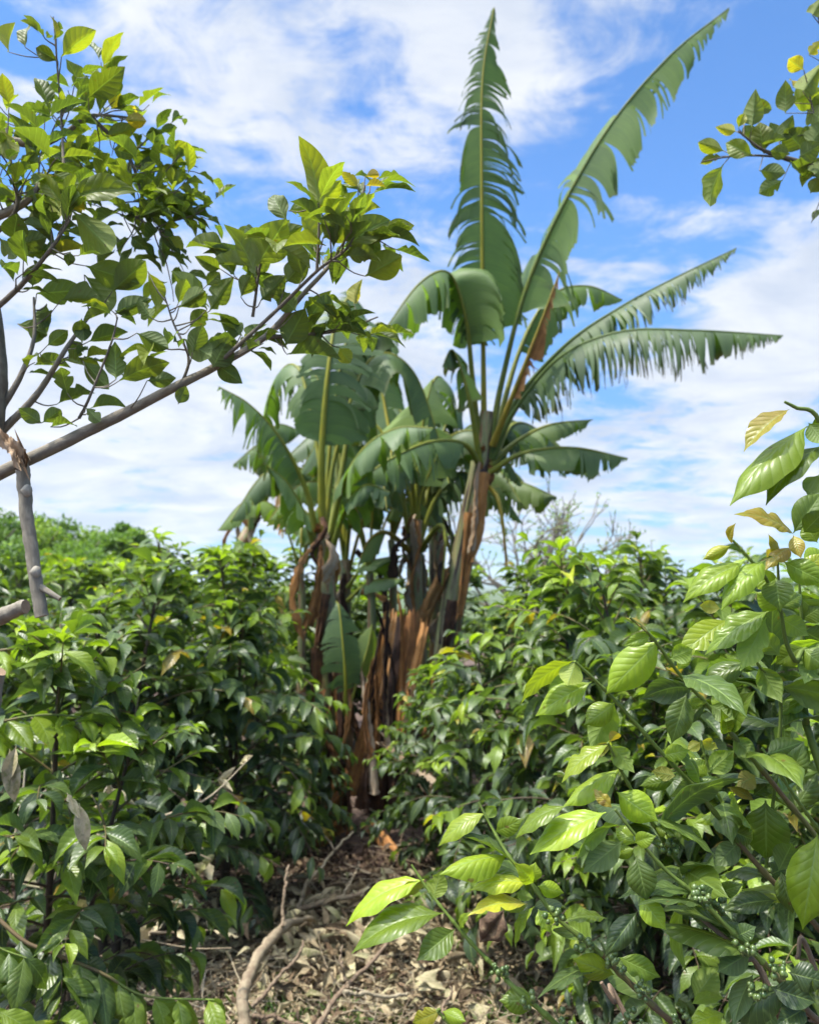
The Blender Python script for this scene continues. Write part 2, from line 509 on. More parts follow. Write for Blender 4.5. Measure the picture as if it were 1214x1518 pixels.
# ------------------------------------------------------------------ ground and hills
def ground():
    a = np.r_[-6000, -2500, -900, -300, -100, -40, np.linspace(-14, 14, 141), 40, 100, 300, 900, 2500, 6000]
    b = np.r_[-60, -14, np.linspace(-2, 16, 120), 24, 40, 90, 250, 800, 2500, 7000]
    X, Y = np.meshgrid(a, b, indexing='ij')
    Z = .03 * np.sin(1.9 * X + .7 * Y) * np.cos(1.3 * Y - .4 * X) + .012 * RNG.normal(size=X.shape)
    Z = np.where((np.abs(X) < 15) & (Y < 17), Z, 0)
    Z = Z - np.clip(Y - 30, 0, 400) * .02
    n, mm = X.shape
    i = np.arange(n - 1)[:, None] * mm; j = np.arange(mm - 1)[None]
    f = np.stack([i + j, i + mm + j, i + mm + j + 1, i + j + 1], -1).reshape(-1, 4)
    mb = MB(); mb.add(np.stack([X, Y, Z], -1), f)
    m, t, p, out = material('soil')
    oc = t.new('ShaderNodeTexCoord').outputs['Object']
    n1 = t.noise(oc, 2.2, 5); n2 = t.noise(oc, 28, 5, .65)
    soil = t.ramp(t.math('ADD', t.math('MULTIPLY', n1, .5), t.math('MULTIPLY', n2, .5)), [(.3, (.035, .02, .014)), (.5, (.085, .05, .035)), (.7, (.16, .11, .075))])
    se = t.new('ShaderNodeSeparateXYZ'); t.set(se.inputs[0], oc)
    far = t.smooth(se.outputs[1], 14, 40)
    gr = t.ramp(t.noise(oc, .02, 4), [(.3, (.04, .07, .02)), (.7, (.08, .10, .035))])
    t.set(p.inputs['Base Color'], t.mix(far, soil, gr)); p.inputs['Roughness'].default_value = .95
    b_ = t.new('ShaderNodeBump'); b_.inputs['Distance'].default_value = .03; t.set(b_.inputs['Height'], n2); t.set(p.inputs['Normal'], b_.outputs[0])
    o = mb.build('ground', m); tag(o, 'reddish brown plantation soil under the leaf litter', 'ground', kind='structure')
    # far hills
    xs = np.linspace(-6000, 6000, 161); mb = MB()
    prof = lambda x: .3 * (150 + 60 * np.sin(x / 900 + 1) + 40 * np.sin(x / 370) + 16 * np.sin(x / 131 + 2))
    rows = []
    for (yy, k) in ((3000, 0), (3400, .55), (3900, 1), (4800, .75), (6500, 0)):
        rows.append(np.stack([xs, np.full_like(xs, yy) + 80 * np.sin(xs / 260), k * prof(xs + yy) - 12], 1))
    V = np.stack(rows, 0); n, mm = 5, len(xs)
    i = np.arange(n - 1)[:, None] * mm; j = np.arange(mm - 1)[None]
    f = np.stack([i + j, i + j + 1, i + mm + j + 1, i + mm + j], -1).reshape(-1, 4)
    mb.add(V, f)
    m, t, p, out = material('hill_slope')
    oc = t.new('ShaderNodeTexCoord').outputs['Object']
    t.set(p.inputs['Base Color'], t.ramp(t.noise(oc, .004, 5), [(.3, (.035, .07, .03)), (.7, (.08, .11, .05))])); p.inputs['Roughness'].default_value = .95
    o = mb.build('hills', m); tag(o, 'distant blue hills low on the horizon', 'hills', kind='structure')


ground()

# ------------------------------------------------------------------ coffee bushes
def low_templates(nl, nw, k, prof=COFFEE):
    return [leaf_template(nl, nw, prof, hump=RNG.uniform(.04, .14), fold=RNG.uniform(.0, .5), wave=RNG.uniform(.01, .05), nwave=RNG.uniform(2, 4), ph=RNG.uniform(0, 1), tipc=RNG.uniform(0, .25), seed=i) for i in range(k)]


def coffee_data(H, Rd, seed, nl=7, nw=4, leaf=.132, density=1.0, zmin=.22, boost=0.0):
    g = np.random.default_rng(seed)
    wood = MB(); fol = MB(); tp = low_templates(nl, nw, 8)
    Bs, Ts, Ns, Ws, To = [], [], [], [], []
    nst = 1 if g.random() < .5 else 2
    for si in range(nst):
        off = np.array([g.uniform(-.08, .08), g.uniform(-.08, .08), 0]) if nst > 1 else np.zeros(3)
        hs = H * (1 if si == 0 else g.uniform(.8, .95))
        top = off * 3 + np.array([g.normal(0, .06), g.normal(0, .06), hs])
        st = catmull([off, off * 1.8 + np.array([g.normal(0, .03), g.normal(0, .03), hs * .5]), top], 24)
        tube(wood, st, np.linspace(.02, .004, 24), 8, tone=(.15, .5, .5), rough=.05, seed=seed)
        z = zmin + g.uniform(0, .06); k = 0
        while z < hs - .03:
            fz = z / hs
            c = np.array([np.interp(z, st[:, 2], st[:, a]) for a in range(3)])
            Lb = Rd * np.interp(fz, [0, .12, .3, .55, .8, .95, 1], [.75, .95, 1.05, .95, .62, .3, .15])
            for sd_ in (0, PI):
                if g.random() > (.9 if fz > .3 else .75) * density: continue
                az_ = k * (PI / 2) + sd_ + g.normal(0, .35)
                e0 = R(g.uniform(20, 42)) if fz < .85 else R(g.uniform(35, 65))
                Lr = Lb * g.uniform(.65, 1.15)
                npt = max(4, int(Lr / .045))
                d = np.array([math.cos(az_) * math.cos(e0), math.sin(az_) * math.cos(e0), math.sin(e0)])
                pts = [c.copy()]; drs = [d]
                dr = g.uniform(.06, .16) * (.6 + .8 * (1 - fz))
                for q in range(npt):
                    d = nrm(d + np.array([g.normal(0, .04), g.normal(0, .04), -dr * (.4 + q / npt)]))
                    pts.append(pts[-1] + d * Lr / npt); drs.append(d)
                pts = np.array(pts)
                tube(wood, pts, np.linspace(.0045, .0016, len(pts)), 4, tone=(.35 if fz < .6 else .6, .5, .5))
                start = int(npt * (.42 if fz < .75 else .12))
                young = g.random() < .5
                for q in range(max(1, start), npt + 1):
                    if pts[q][2] < .06: continue
                    fq = q / npt
                    for sg in (-1, 1):
                        if g.random() > .88: continue
                        dd = drs[q]; side = nrm(np.cross(dd, [0, 0, 1.0])) * sg
                        fwd = g.uniform(.35, .9) if q < npt else 1.8
                        v = nrm(dd * fwd + side + np.array([0, 0, g.uniform(-1.15, .0)]) + g.normal(0, .2, 3))
                        ln = leaf * float(np.clip(g.normal(.95, .2), .45, 1.3)) * np.interp(fq, [0, .7, .9, 1], [1, 1, .8, .5])
                        Bs.append(pts[q]); Ts.append(pts[q] + v * ln)
                        Ns.append(np.array([0, 0, 1.0]) + g.normal(0, .28, 3) + dd * .2)
                        Ws.append(ln * g.uniform(.18, .235))
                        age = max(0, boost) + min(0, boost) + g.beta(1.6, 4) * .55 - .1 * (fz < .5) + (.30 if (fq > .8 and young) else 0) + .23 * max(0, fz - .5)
                        if g.random() < .02: age = g.uniform(.85, .98)
                        To.append((min(max(age, 0), .98), g.uniform(.2, .9), g.random()))
            z += g.uniform(.05, .075); k += 1
        # growing tip
        for q in range(4):
            a_ = q * PI / 2 + g.uniform(0, .6); ln = leaf * g.uniform(.45, .8)
            v = nrm([math.cos(a_), math.sin(a_), g.uniform(.2, 1.2)])
            Bs.append(top); Ts.append(top + v * ln); Ns.append(np.array([0, 0, 1.0]) + g.normal(0, .2, 3)); Ws.append(ln * .2); To.append((g.uniform(.4, .75), .7, 0))
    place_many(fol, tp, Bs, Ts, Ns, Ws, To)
    return wood, fol


PROTO = {}


def coffee(px, pytop, d, Rd, variant, label, group=None, rot=0.0, hi=True, H=None):
    q = P(px, pytop, d); Hh = q[2] if H is None else H
    key = (variant, hi)
    if key not in PROTO:
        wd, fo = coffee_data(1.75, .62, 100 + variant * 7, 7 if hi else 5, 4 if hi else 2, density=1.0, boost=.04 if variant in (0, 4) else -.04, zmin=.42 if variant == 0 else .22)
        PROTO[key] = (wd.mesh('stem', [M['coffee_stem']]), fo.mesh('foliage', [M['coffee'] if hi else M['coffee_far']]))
    o = empty('coffee_bush', label, 'coffee bush', (q[0], q[1], -.01), group)
    o.rotation_euler = (0, 0, rot)
    sxy = Rd / .62
    o.scale = (sxy, sxy, Hh / 1.75)
    for nm, me in zip(('stem', 'foliage'), PROTO[key]):
        c = bpy.data.objects.new(nm, me); C.objects.link(c); c.parent = o
    return o


GL = 'coffee bushes left of the banana clump'; GR = 'coffee bushes right of the banana clump'; GB = 'coffee bushes in the rows behind'
coffee(60, 940, 2.25, .52, 0, 'low sunlit coffee bush nearest on the left edge of the photo', GL, .3)
coffee(190, 840, 3.55, .66, 1, 'dark leaning mass of coffee leaves with thin bare stems, left of the litter', GL, 1.2)
coffee(330, 822, 4.1, .62, 2, 'coffee bush with drooping dark sprays beside the left banana trunk', GL, 2.1)
coffee(20, 838, 3.6, .62, 3, 'coffee bush behind the hanging sawn limb at the left edge', GL, .7)
coffee(250, 800, 5.0, .68, 4, 'tallest coffee bush on the left skyline below the clouds', GL, 2.9)
coffee(400, 815, 5.4, .62, 0, 'coffee bush touching the left side of the left banana trunk', GL, 4.0)
coffee(100, 836, 5.2, .68, 2, 'coffee bush between the sawn limb and the left skyline', GL, 5.0)
coffee(-60, 790, 4.8, .68, 1, 'coffee bush cut by the left edge under the far trees', GL, 5.0)
coffee(985, 835, 2.75, .55, 3, 'coffee bush with young upright tips on the right skyline', GR, .2)
coffee(850, 812, 3.3, .58, 4, 'coffee bush rising to the skyline right of the tall banana plant', GR, 1.3)
coffee(760, 900, 3.9, .55, 1, 'coffee bush in front of the tall banana trunk', GR, 2.3)
coffee(1010, 1010, 2.5, .42, 0, 'shaded low coffee bush behind the bright foreground branches', GR, 3.3)
coffee(1110, 850, 2.5, .55, 2, 'coffee bush behind the large foreground leaves at the right', GR, .9)
coffee(1250, 1040, 1.95, .42, 4, 'dark coffee bush low in the right corner behind the berry branches', GR, 5.2)
coffee(668, 985, 4.4, .42, 3, 'small coffee bush at the foot of the banana clump on its right', GR, 1.9)
coffee(425, 1060, 4.9, .40, 1, 'low dark coffee bush against the foot of the left banana trunk', GL, .4)
coffee(960, 822, 4.2, .62, 0, 'coffee bush in the second row under the bare shrub', GR, 2.6)
coffee(800, 850, 5.2, .6, 2, 'coffee bush behind the tall banana trunk on the right', GR, 5.6)
coffee(1080, 830, 4.6, .62, 1, 'coffee bush in the second row at the right', GR, 5.9)
for i, (px, py, d) in enumerate([(150, 838, 7), (300, 825, 7.2), (420, 822, 7.6), (30, 835, 7), (560, 842, 8), (680, 845, 8.4), (880, 832, 7), (1010, 838, 6.6), (1150, 842, 6.5), (-90, 835, 7), (220, 836, 9.5), (380, 828, 9.5), (90, 840, 9.5), (480, 838, 9), (630, 850, 11), (780, 845, 9.2), (940, 842, 9.5), (1090, 848, 9.5), (1232, 850, 3.7), (1240, 846, 5.3)]):
    coffee(px, py, d, .8, i % 5, 'coffee bush in the dense dark green rows behind the banana clump', GB, i * 1.7, hi=False)

# ------------------------------------------------------------------ banana plants
def blade_profile(s, base=.12, tip=.55):
    a = np.clip(s / base, 0, 1); b = np.clip((1 - s) / tip, 0, 1)
    return np.sin(a * PI / 2) ** .8 * np.sin(b * PI / 2) ** .9


def banana_leaf(root, ctrl, start, Wd, hint, fold=.35, droop=.8, tear=.12, tone=(.3, .5, .2), gap=.25, rib=(.5, .5, .5), r0=.028, sides=(1, 1), seed=0, name='leaf', label=None, fwd=.35, dry=False):
    g = np.random.default_rng(seed + 1000)
    pts, L = resample(catmull(ctrl, 80), 121)
    T = tangents(pts); hint = nrm(hint)
    N = nrm(hint - (T * hint).sum(1, keepdims=True) * T)
    side = np.cross(T, N)
    at = lambda A, x: np.stack([np.interp(x, np.linspace(0, 1, 121), A[:, k]) for k in range(3)], -1)
    mb = MB()
    for si, sg in enumerate((-1, 1)):
        if sides[si] <= 0: continue
        x = start
        while x < .985:
            gl = float(np.clip(tear * math.exp(g.normal(-.25, 1.15)), .010, .9)) / L
            x2 = min(.99, x + gl)
            if .99 - x2 < .01: x2 = .99
            nc = max(1, int(math.ceil((x2 - x) * L / .022)))
            xs = np.linspace(x, x2, nc + 1); s_ = (xs - start) / (1 - start)
            wv = Wd * sides[si] * np.maximum(.03, blade_profile(s_)) * g.uniform(.82, 1.06)
            ph = x * L; dr = droop * (1 + .3 * math.sin(7 * ph + si * 2 + seed) + g.normal(0, .2)) * (g.uniform(1.6, 2.6) if (g.random() < .12 and tear < .3) else 1.0); gp = float(np.clip(gap * g.uniform(.3, 2.0), 0, .6)); on = g.uniform(-.15, .5); fo = fold + .10 * math.sin(4.3 * ph + seed) + g.normal(0, .03); tw = .12 * math.sin(5 * ph + si + seed) + g.normal(0, .05)
            wv = wv * (1 + g.normal(0, .035, nc + 1)) * g.uniform(.8, 1.08); kick = g.normal(0, 1, 3) * [.5, .5, .7] * (.75 if tear < .05 else .5 if tear < .2 else .15)
            p0 = at(pts, xs); tt = nrm(at(T, xs)); nn_ = nrm(at(N, xs)); ss = nrm(at(side, xs)) * sg
            d = nrm(ss * math.cos(fo) - nn_ * math.sin(fo) + tt * (fwd + tw * .5))
            ns = 8; rows = [p0]; cur = p0.copy()
            cen = p0.mean(0)
            for q in range(ns):
                d = nrm(d + np.array([0, 0, -1.0]) * dr * (.3 + q / ns) * .45 + kick * max(0, q / ns - .45) * .6)
                cur = cur + d * (wv / ns)[:, None]
                rows.append(cur.copy())
            rows = np.array(rows)
            # torn strips narrow towards the margin
            for q in range(1, ns + 1):
                cq = rows[q].mean(0); k = 1 - gp * max(0, (q / ns - on) / (1 - on)) ** 1.3 * 1.5
                tdir = tt.mean(0)
                off = ((rows[q] - cq) @ tdir)[:, None] * tdir
                rows[q] = rows[q] - off * (1 - max(.15, k))
            V = rows.transpose(1, 0, 2)
            i = np.arange(nc)[:, None] * (ns + 1); j = np.arange(ns)[None]
            f = np.stack([i + j, i + j + ns + 1, i + j + ns + 2, i + j + 1], -1).reshape(-1, 4)
            if sg < 0: f = f[:, ::-1]
            U = np.repeat(xs * L, ns + 1); Q = np.tile(np.linspace(0, 1, ns + 1), nc + 1)
            tn = np.clip(np.array(tone) + [g.normal(0, .08), g.normal(0, .14), 0], 0, 1)
            mb.add(V.reshape(-1, 3), f, np.stack([U, Q], 1), tn)
            x = x2
    o = put(mb, name, [M['dry_banana'] if dry else M['banana']], root)
    if label: o['label'] = label
    rb = MB()
    tube(rb, pts[:120], np.interp(np.linspace(0, 1, 120), [0, .08, start, .7, 1], [r0, r0 * .85, r0 * .62, r0 * .3, .004]), 8, tone=rib)
    put(rb, 'midrib', [M['rib']], o)
    return o


def pseudostem(root, ctrl, r0, r1, tone, seed=0, sheaths=5):
    pts, L = resample(catmull(ctrl, 60), 40)
    mb = MB()
    tube(mb, pts, np.interp(np.linspace(0, 1, 40), [0, .06, .5, 1], [r0 * 1.35, r0 * 1.1, (r0 + r1) / 2, r1]), 20, tone=(tone, .5, .5), rough=.012, seed=seed)
    o = put(mb, 'pseudostem', [M['pseudo']], root)
    # overlapping leaf sheaths clasping the stem
    g = np.random.default_rng(seed); T = tangents(pts)
    for k in range(sheaths):
        a0 = g.uniform(0, 2 * PI); half = g.uniform(.7, 1.2); i0 = int(g.uniform(2, 20)); i1 = min(39, i0 + int(g.uniform(10, 24)))
        sh = MB(); rows = []
        for i in range(i0, i1 + 1):
            u = (i - i0) / max(1, i1 - i0)
            A = nrm(np.cross(T[i], [0, 1, 0])); B = np.cross(T[i], A)
            rr = (r0 + (r1 - r0) * i / 39) * 1.06 + .012 * u
            hh = half * (1 - .55 * u)
            th = a0 + np.linspace(-hh, hh, 9)
            rows.append(pts[i] + rr * (np.cos(th)[:, None] * A + np.sin(th)[:, None] * B))
        V = np.array(rows); n = len(rows)
        ii = np.arange(n - 1)[:, None] * 9; jj = np.arange(8)[None]
        f = np.stack([ii + jj, ii + 9 + jj, ii + 10 + jj, ii + jj + 1], -1).reshape(-1, 4)
        uvv = np.stack([np.repeat(np.linspace(0, 1, n) + a0, 9), np.tile(np.linspace(0, .4, 9), n)], 1)
        sh.add(V.reshape(-1, 3), f, uvv, (np.clip(tone + g.normal(0, .22), 0, 1), .5, .5))
        put(sh, 'leaf_sheath', [M['pseudo']], root)
    return o


def slab(root, name, ctrl, w0, w1, hint, tone, bend=.5, seed=0, rag=.15, mat='dry_banana'):
    """dry curved sheath strip: ctrl centre line, half widths, cross-section curved"""
    g = np.random.default_rng(seed)
    pts, L = resample(catmull(ctrl, 40), 26); T = tangents(pts)
    N = nrm(np.asarray(hint, float) - (T * hint).sum(1, keepdims=True) * T); S = np.cross(T, N)
    v = np.linspace(-1, 1, 9); mb = MB()
    wd = np.linspace(w0, w1, 26) * (1 + rag * g.normal(size=26) * .4)
    V = pts[:, None] + (wd[:, None] * v[None])[:, :, None] * S[:, None] - (bend * wd[:, None] * v[None] ** 2)[:, :, None] * N[:, None]
    V[-1] += T[-1] * g.normal(0, .03, 9)[:, None]
    wob = np.cumsum(g.normal(0, .0035, (26, 9)), 0); V += wob[:, :, None] * N[:, None]
    ii = np.arange(25)[:, None] * 9; jj = np.arange(8)[None]
    f = np.stack([ii + jj, ii + 9 + jj, ii + 10 + jj, ii + jj + 1], -1).reshape(-1, 4)
    mb.add(V.reshape(-1, 3), f, np.stack([np.repeat(np.linspace(0, L, 26), 9), np.tile(v * .3 + seed * .37, 26)], 1), tone)
    return put(mb, name, [M[mat]], root)


def PP(*a):
    return np.array([P(*x) for x in a])


UPC = np.array([0, -.6, .8])     # up and towards the camera
# --- tall plant on the right
A = empty('banana_plant', 'tallest banana plant with one upright leaf and ragged leaves spreading right', 'banana plant', G(640, 1190), 'banana plants in the clump')
gA = G(640, 1190)
pseudostem(A, [gA, P(662, 960, 6), P(690, 800, 6), P(712, 690, 6), P(722, 610, 6)], .10, .052, .5, 3, 6)
banana_leaf(A, PP((718, 690, 6), (717, 600, 5.98), (716, 500, 5.95), (714, 300, 5.9), (715, 120, 5.95), (733, 6, 6.0)), .26, .37, (0.15, -1, .2), fold=.15, droop=.8, tear=.02, tone=(.24, .5, .4), rib=(.66, .5, .5), seed=1, sides=(.85, 1.1), gap=.2, fwd=.1, label='upright dark green leaf with a yellow midrib')
banana_leaf(A, PP((724, 680, 6), (745, 560, 5.98), (790, 400, 5.9), (885, 215, 5.7), (985, 90, 5.6), (1085, 8, 5.6)), .28, .42, (-.45, -.75, .45), fold=.4, droop=1.15, tear=.035, tone=(.4, .75, .4), rib=(.4, .5, .5), seed=2, gap=.24, label='long leaf arching up to the right')
banana_leaf(A, PP((712, 680, 6), (700, 560, 5.95), (690, 470, 5.85), (665, 405, 5.75), (622, 420, 5.6), (568, 492, 5.45)), .40, .40, (-.5, -.55, .75), fold=.5, droop=1.3, tear=.12, tone=(.42, .6, .3), rib=(.5, .5, .5), seed=3, gap=.2, label='broad leaf arching over to the left')
banana_leaf(A, PP((728, 670, 6.05), (770, 520, 6.2), (815, 440, 6.4), (870, 424, 6.5), (925, 446, 6.6)), .38, .28, (0, -.4, .9), fold=.6, droop=1.3, tear=.14, tone=(.4, .55, .5), seed=4)
banana_leaf(A, PP((728, 670, 6), (768, 590, 5.95), (840, 510, 5.8), (920, 455, 5.7), (1000, 412, 5.6), (1095, 366, 5.5)), .30, .29, (0, -.4, .9), fold=.45, droop=1.1, tear=.018, tone=(.22, .45, .8), rib=(.3, .5, .5), seed=5, gap=.8, label='thin leaf torn into fine strips')
banana_leaf(A, PP((730, 680, 6), (762, 610, 5.9), (830, 530, 5.7), (920, 492, 5.5), (1030, 490, 5.3), (1165, 498, 5.2)), .18, .40, (0, -.35, .95), fold=.5, droop=1.3, tear=.018, tone=(.18, .4, .85), rib=(.3, .5, .5), seed=6, gap=.6, label='dark low leaf torn into fine strips')
banana_leaf(A, PP((726, 690, 6), (765, 655, 6.1), (815, 630, 6.15), (880, 622, 6.2)), .3, .22, (0, -.2, 1), fold=.35, droop=.8, tear=.06, tone=(.45, .6, .4), seed=7)
banana_leaf(A, PP((726, 700, 6), (775, 672, 5.9), (850, 664, 5.8), (932, 680, 5.7)), .25, .24, (0, -.2, 1), fold=.55, droop=1.2, tear=.035, tone=(.32, .6, .5), seed=8, gap=.4)
banana_leaf(A, PP((728, 690, 6.05), (760, 630, 6.4), (800, 640, 6.8), (850, 690, 7.0)), .25, .34, (0, -.2, 1), fold=.6, droop=1.3, tear=.12, tone=(.1, .3, .4), seed=9)
banana_leaf(A, PP((716, 700, 6), (690, 660, 5.8), (640, 655, 5.5), (580, 680, 5.2), (520, 722, 5.0)), .22, .25, (0, -.3, .95), fold=.45, droop=1.2, tear=.05, tone=(.3, .65, .4), seed=10, gap=.55, label='low leaf reaching left in front of the clump')
banana_leaf(A, PP((730, 660, 5.95), (770, 560, 5.7), (812, 450, 5.6), (830, 400, 5.6)), .3, .12, (-.4, -.6, .4), fold=.9, droop=1.8, tear=.04, tone=(.62, .5, .9), rib=(.8, .5, .5), seed=11, gap=.8, name='dry_leaf', dry=True, label='withered brown leaf')
banana_leaf(A, PP((712, 690, 5.95), (695, 590, 5.8), (672, 520, 5.75), (655, 545, 5.7)), .45, .22, (-.3, -.7, .5), fold=.9, droop=1.7, tear=.04, tone=(.34, .6, .9), rib=(.5, .5, .5), seed=12, gap=.8)
banana_leaf(A, PP((722, 720, 6), (738, 740, 5.85), (748, 800, 5.8), (753, 850, 5.8)), .6, .05, (1, -.3, 0), fold=.6, droop=1, tear=.05, tone=(.6, .5, .9), rib=(.8, .5, .5), r0=.02, seed=13, name='dry_leaf', dry=True, label='yellowed hanging leaf stalk')
for k, (pp, tn) in enumerate([(((700, 760, 5.9), (692, 840, 5.88), (680, 920, 5.86)), .62), (((718, 700, 5.9), (712, 790, 5.88), (700, 830, 5.86)), .68), (((672, 890, 5.86), (655, 985, 5.85)), .25)]):
    slab(A, 'dry_sheath', PP(*pp), .05, .02, (0.2, -1, 0), (tn, .5, .5), .5, 20 + k)

# --- plant on the left
Bp = empty('banana_plant', 'banana plant on the left with dark upright leaf and slender green trunk', 'banana plant', G(492, 1222), 'banana plants in the clump')
pseudostem(Bp, [G(492, 1222), P(486, 1050, 5.45), P(484, 900, 5.45), P(480, 790, 5.45)], .085, .058, .52, 5, 5)
banana_leaf(Bp, PP((480, 830, 5.45), (477, 740, 5.4), (478, 650, 5.35), (487, 545, 5.35), (500, 470, 5.5), (530, 420, 5.8)), .36, .36, (.1, -1, .1), fold=.1, droop=.45, tear=.035, tone=(.16, .4, .2), rib=(.6, .5, .5), seed=30, sides=(.55, 1.05), gap=.15, r0=.034, label='dark upright leaf with a yellow midrib')
banana_leaf(Bp, PP((474, 830, 5.45), (455, 730, 5.4), (415, 650, 5.3), (370, 600, 5.2), (322, 572, 5.1)), .40, .34, (-.3, -.35, .9), fold=.45, droop=1.0, tear=.035, tone=(.26, .5, .6), rib=(.55, .5, .5), seed=31, gap=.5, label='torn leaf arching to the left')
banana_leaf(Bp, PP((472, 830, 5.45), (450, 760, 5.3), (425, 715, 5.2), (395, 690, 5.1)), .35, .22, (-.2, -.3, .9), fold=.5, droop=1.3, tear=.15, tone=(.42, .5, .4), seed=32)
banana_leaf(Bp, PP((486, 830, 5.4), (505, 730, 5.2), (540, 665, 5.0), (590, 635, 4.9), (645, 635, 4.85)), .35, .26, (.2, -.3, .9), fold=.5, droop=1.1, tear=.05, tone=(.38, .75, .4), seed=33, label='pale leaf arching to the right')
banana_leaf(Bp, PP((486, 830, 5.5), (515, 650, 5.7), (540, 520, 5.9), (565, 480, 6.0), (588, 560, 6.05)), .45, .30, (.2, -.6, .7), fold=.6, droop=1.3, tear=.08, tone=(.15, .4, .4), seed=34, gap=.5)
banana_leaf(Bp, PP((484, 830, 5.5), (500, 690, 5.9), (470, 560, 6.2), (430, 540, 6.4)), .45, .32, (0, -.7, .6), fold=.5, droop=.9, tear=.07, tone=(.5, .6, .4), seed=35)
banana_leaf(Bp, PP((486, 840, 5.4), (510, 760, 5.2), (540, 720, 5.0), (580, 730, 4.9)), .4, .2, (.2, -.3, .9), fold=.5, droop=1.2, tear=.06, tone=(.3, .6, .5), seed=36)
for k, (pp, tn) in enumerate([(((500, 985, 5.3), (512, 1060, 5.28), (520, 1110, 5.25)), .85), (((470, 960, 5.33), (468, 1080, 5.3), (470, 1200, 5.3)), .35), (((500, 1100, 5.3), (498, 1180, 5.25), (490, 1240, 5.2)), .65), (((482, 880, 5.33), (470, 960, 5.33)), .3), (((515, 1120, 5.3), (512, 1170, 5.3), (516, 1225, 5.2)), .45)]):
    slab(Bp, 'dry_sheath', PP(*pp), .04, .022, (0.1, -1, 0), (tn, .5, .5), .5, 40 + k)

# --- middle plants
Cp = empty('banana_plant', 'banana plant in the middle of the clump with a pale backlit leaf', 'banana plant', G(622, 1175), 'banana plants in the clump')
pseudostem(Cp, [G(622, 1175), P(618, 960, 6.3), P(616, 860, 6.3), P(616, 770, 6.3)], .085, .055, .6, 7, 5)
for k, (c, st, wd, hint, kw) in enumerate([
    (((614, 810, 6.3), (618, 720, 6.3), (628, 620, 6.3), (642, 560, 6.35)), .35, .36, (-.3, -1, .2), dict(fold=.1, droop=.4, tear=.15, tone=(.5, .75, .2))),
    (((610, 810, 6.3), (590, 720, 6.2), (560, 680, 6.0), (520, 690, 5.8)), .4, .28, (-.2, -.4, .9), dict(fold=.5, droop=1.1, tear=.07, tone=(.32, .55, .3))),
    (((620, 810, 6.3), (645, 740, 6.3), (680, 700, 6.3), (720, 720, 6.3)), .4, .27, (.2, -.3, .9), dict(fold=.5, droop=1.2, tear=.06, tone=(.25, .4, .3))),
    (((612, 810, 6.3), (590, 700, 6.5), (570, 600, 6.7), (560, 520, 6.8), (600, 480, 7)), .4, .3, (-.1, -.7, .6), dict(fold=.4, droop=.8, tear=.12, tone=(.25, .5, .3), rib=(.7, .5, .5))),
    (((618, 810, 6.35), (640, 700, 6.7), (665, 620, 7.0), (690, 600, 7.3)), .4, .34, (.1, -.6, .7), dict(fold=.5, droop=1.2, tear=.06, tone=(.2, .35, .3))),
    (((620, 820, 6.3), (650, 780, 6.1), (660, 800, 6.0), (655, 870, 5.9)), .45, .14, (.5, -.5, .5), dict(fold=.8, droop=1.6, tear=.05, tone=(.2, .4, .9), gap=.8, dry=True, name='dry_leaf')),
    (((610, 820, 6.3), (575, 790, 6.1), (548, 800, 6.0), (530, 840, 5.9)), .45, .2, (-.3, -.5, .8), dict(fold=.6, droop=1.2, tear=.3, tone=(.75, .5, .6), rib=(.8, .5, .5))),
]):
    banana_leaf(Cp, PP(*c), st, wd, hint, seed=50 + k, **kw)
slab(Cp, 'dry_sheath', PP((622, 935, 6.1), (640, 890, 6.0), (664, 842, 5.95)), .05, .045, (.2, -1, .2), (.7, .5, .5), .7, 70)

Dp = empty('banana_plant', 'slim banana plant with yellowish stalks right behind the left trunk', 'banana plant', G(512, 1165), 'banana plants in the clump')
pseudostem(Dp, [G(512, 1165), P(512, 950, 6.7), P(512, 830, 6.7)], .06, .045, .72, 9, 3)
for k, (c, st, wd, hint, kw) in enumerate([
    (((512, 860, 6.7), (505, 760, 6.8), (498, 640, 7.0), (480, 560, 7.2)), .4, .32, (0, -.9, .4), dict(fold=.3, droop=.5, tear=.08, tone=(.25, .5, .4), rib=(.75, .5, .5))),
    (((514, 860, 6.7), (535, 780, 6.7), (555, 720, 6.7), (590, 700, 6.7)), .4, .26, (.2, -.4, .8), dict(fold=.5, droop=1.1, tear=.06, tone=(.35, .5, .5), rib=(.75, .5, .5))),
    (((510, 860, 6.7), (480, 790, 6.8), (440, 750, 6.9), (410, 775, 7)), .4, .24, (-.2, -.4, .8), dict(fold=.6, droop=1.3, tear=.1, tone=(.35, .5, .6), gap=.5)),
    (((516, 870, 6.6), (545, 835, 6.3), (600, 822, 6.0)), .3, .18, (.1, -.3, .9), dict(fold=.25, droop=.4, tear=.6, tone=(.4, .75, .2))),
    (((516, 890, 6.6), (550, 862, 6.2), (605, 858, 5.9)), .35, .15, (.1, -.5, .8), dict(fold=.4, droop=.8, tear=.4, tone=(.4, .8, .2))),
]):
    banana_leaf(Dp, PP(*c), st, wd, hint, seed=80 + k, r0=.02, **kw)

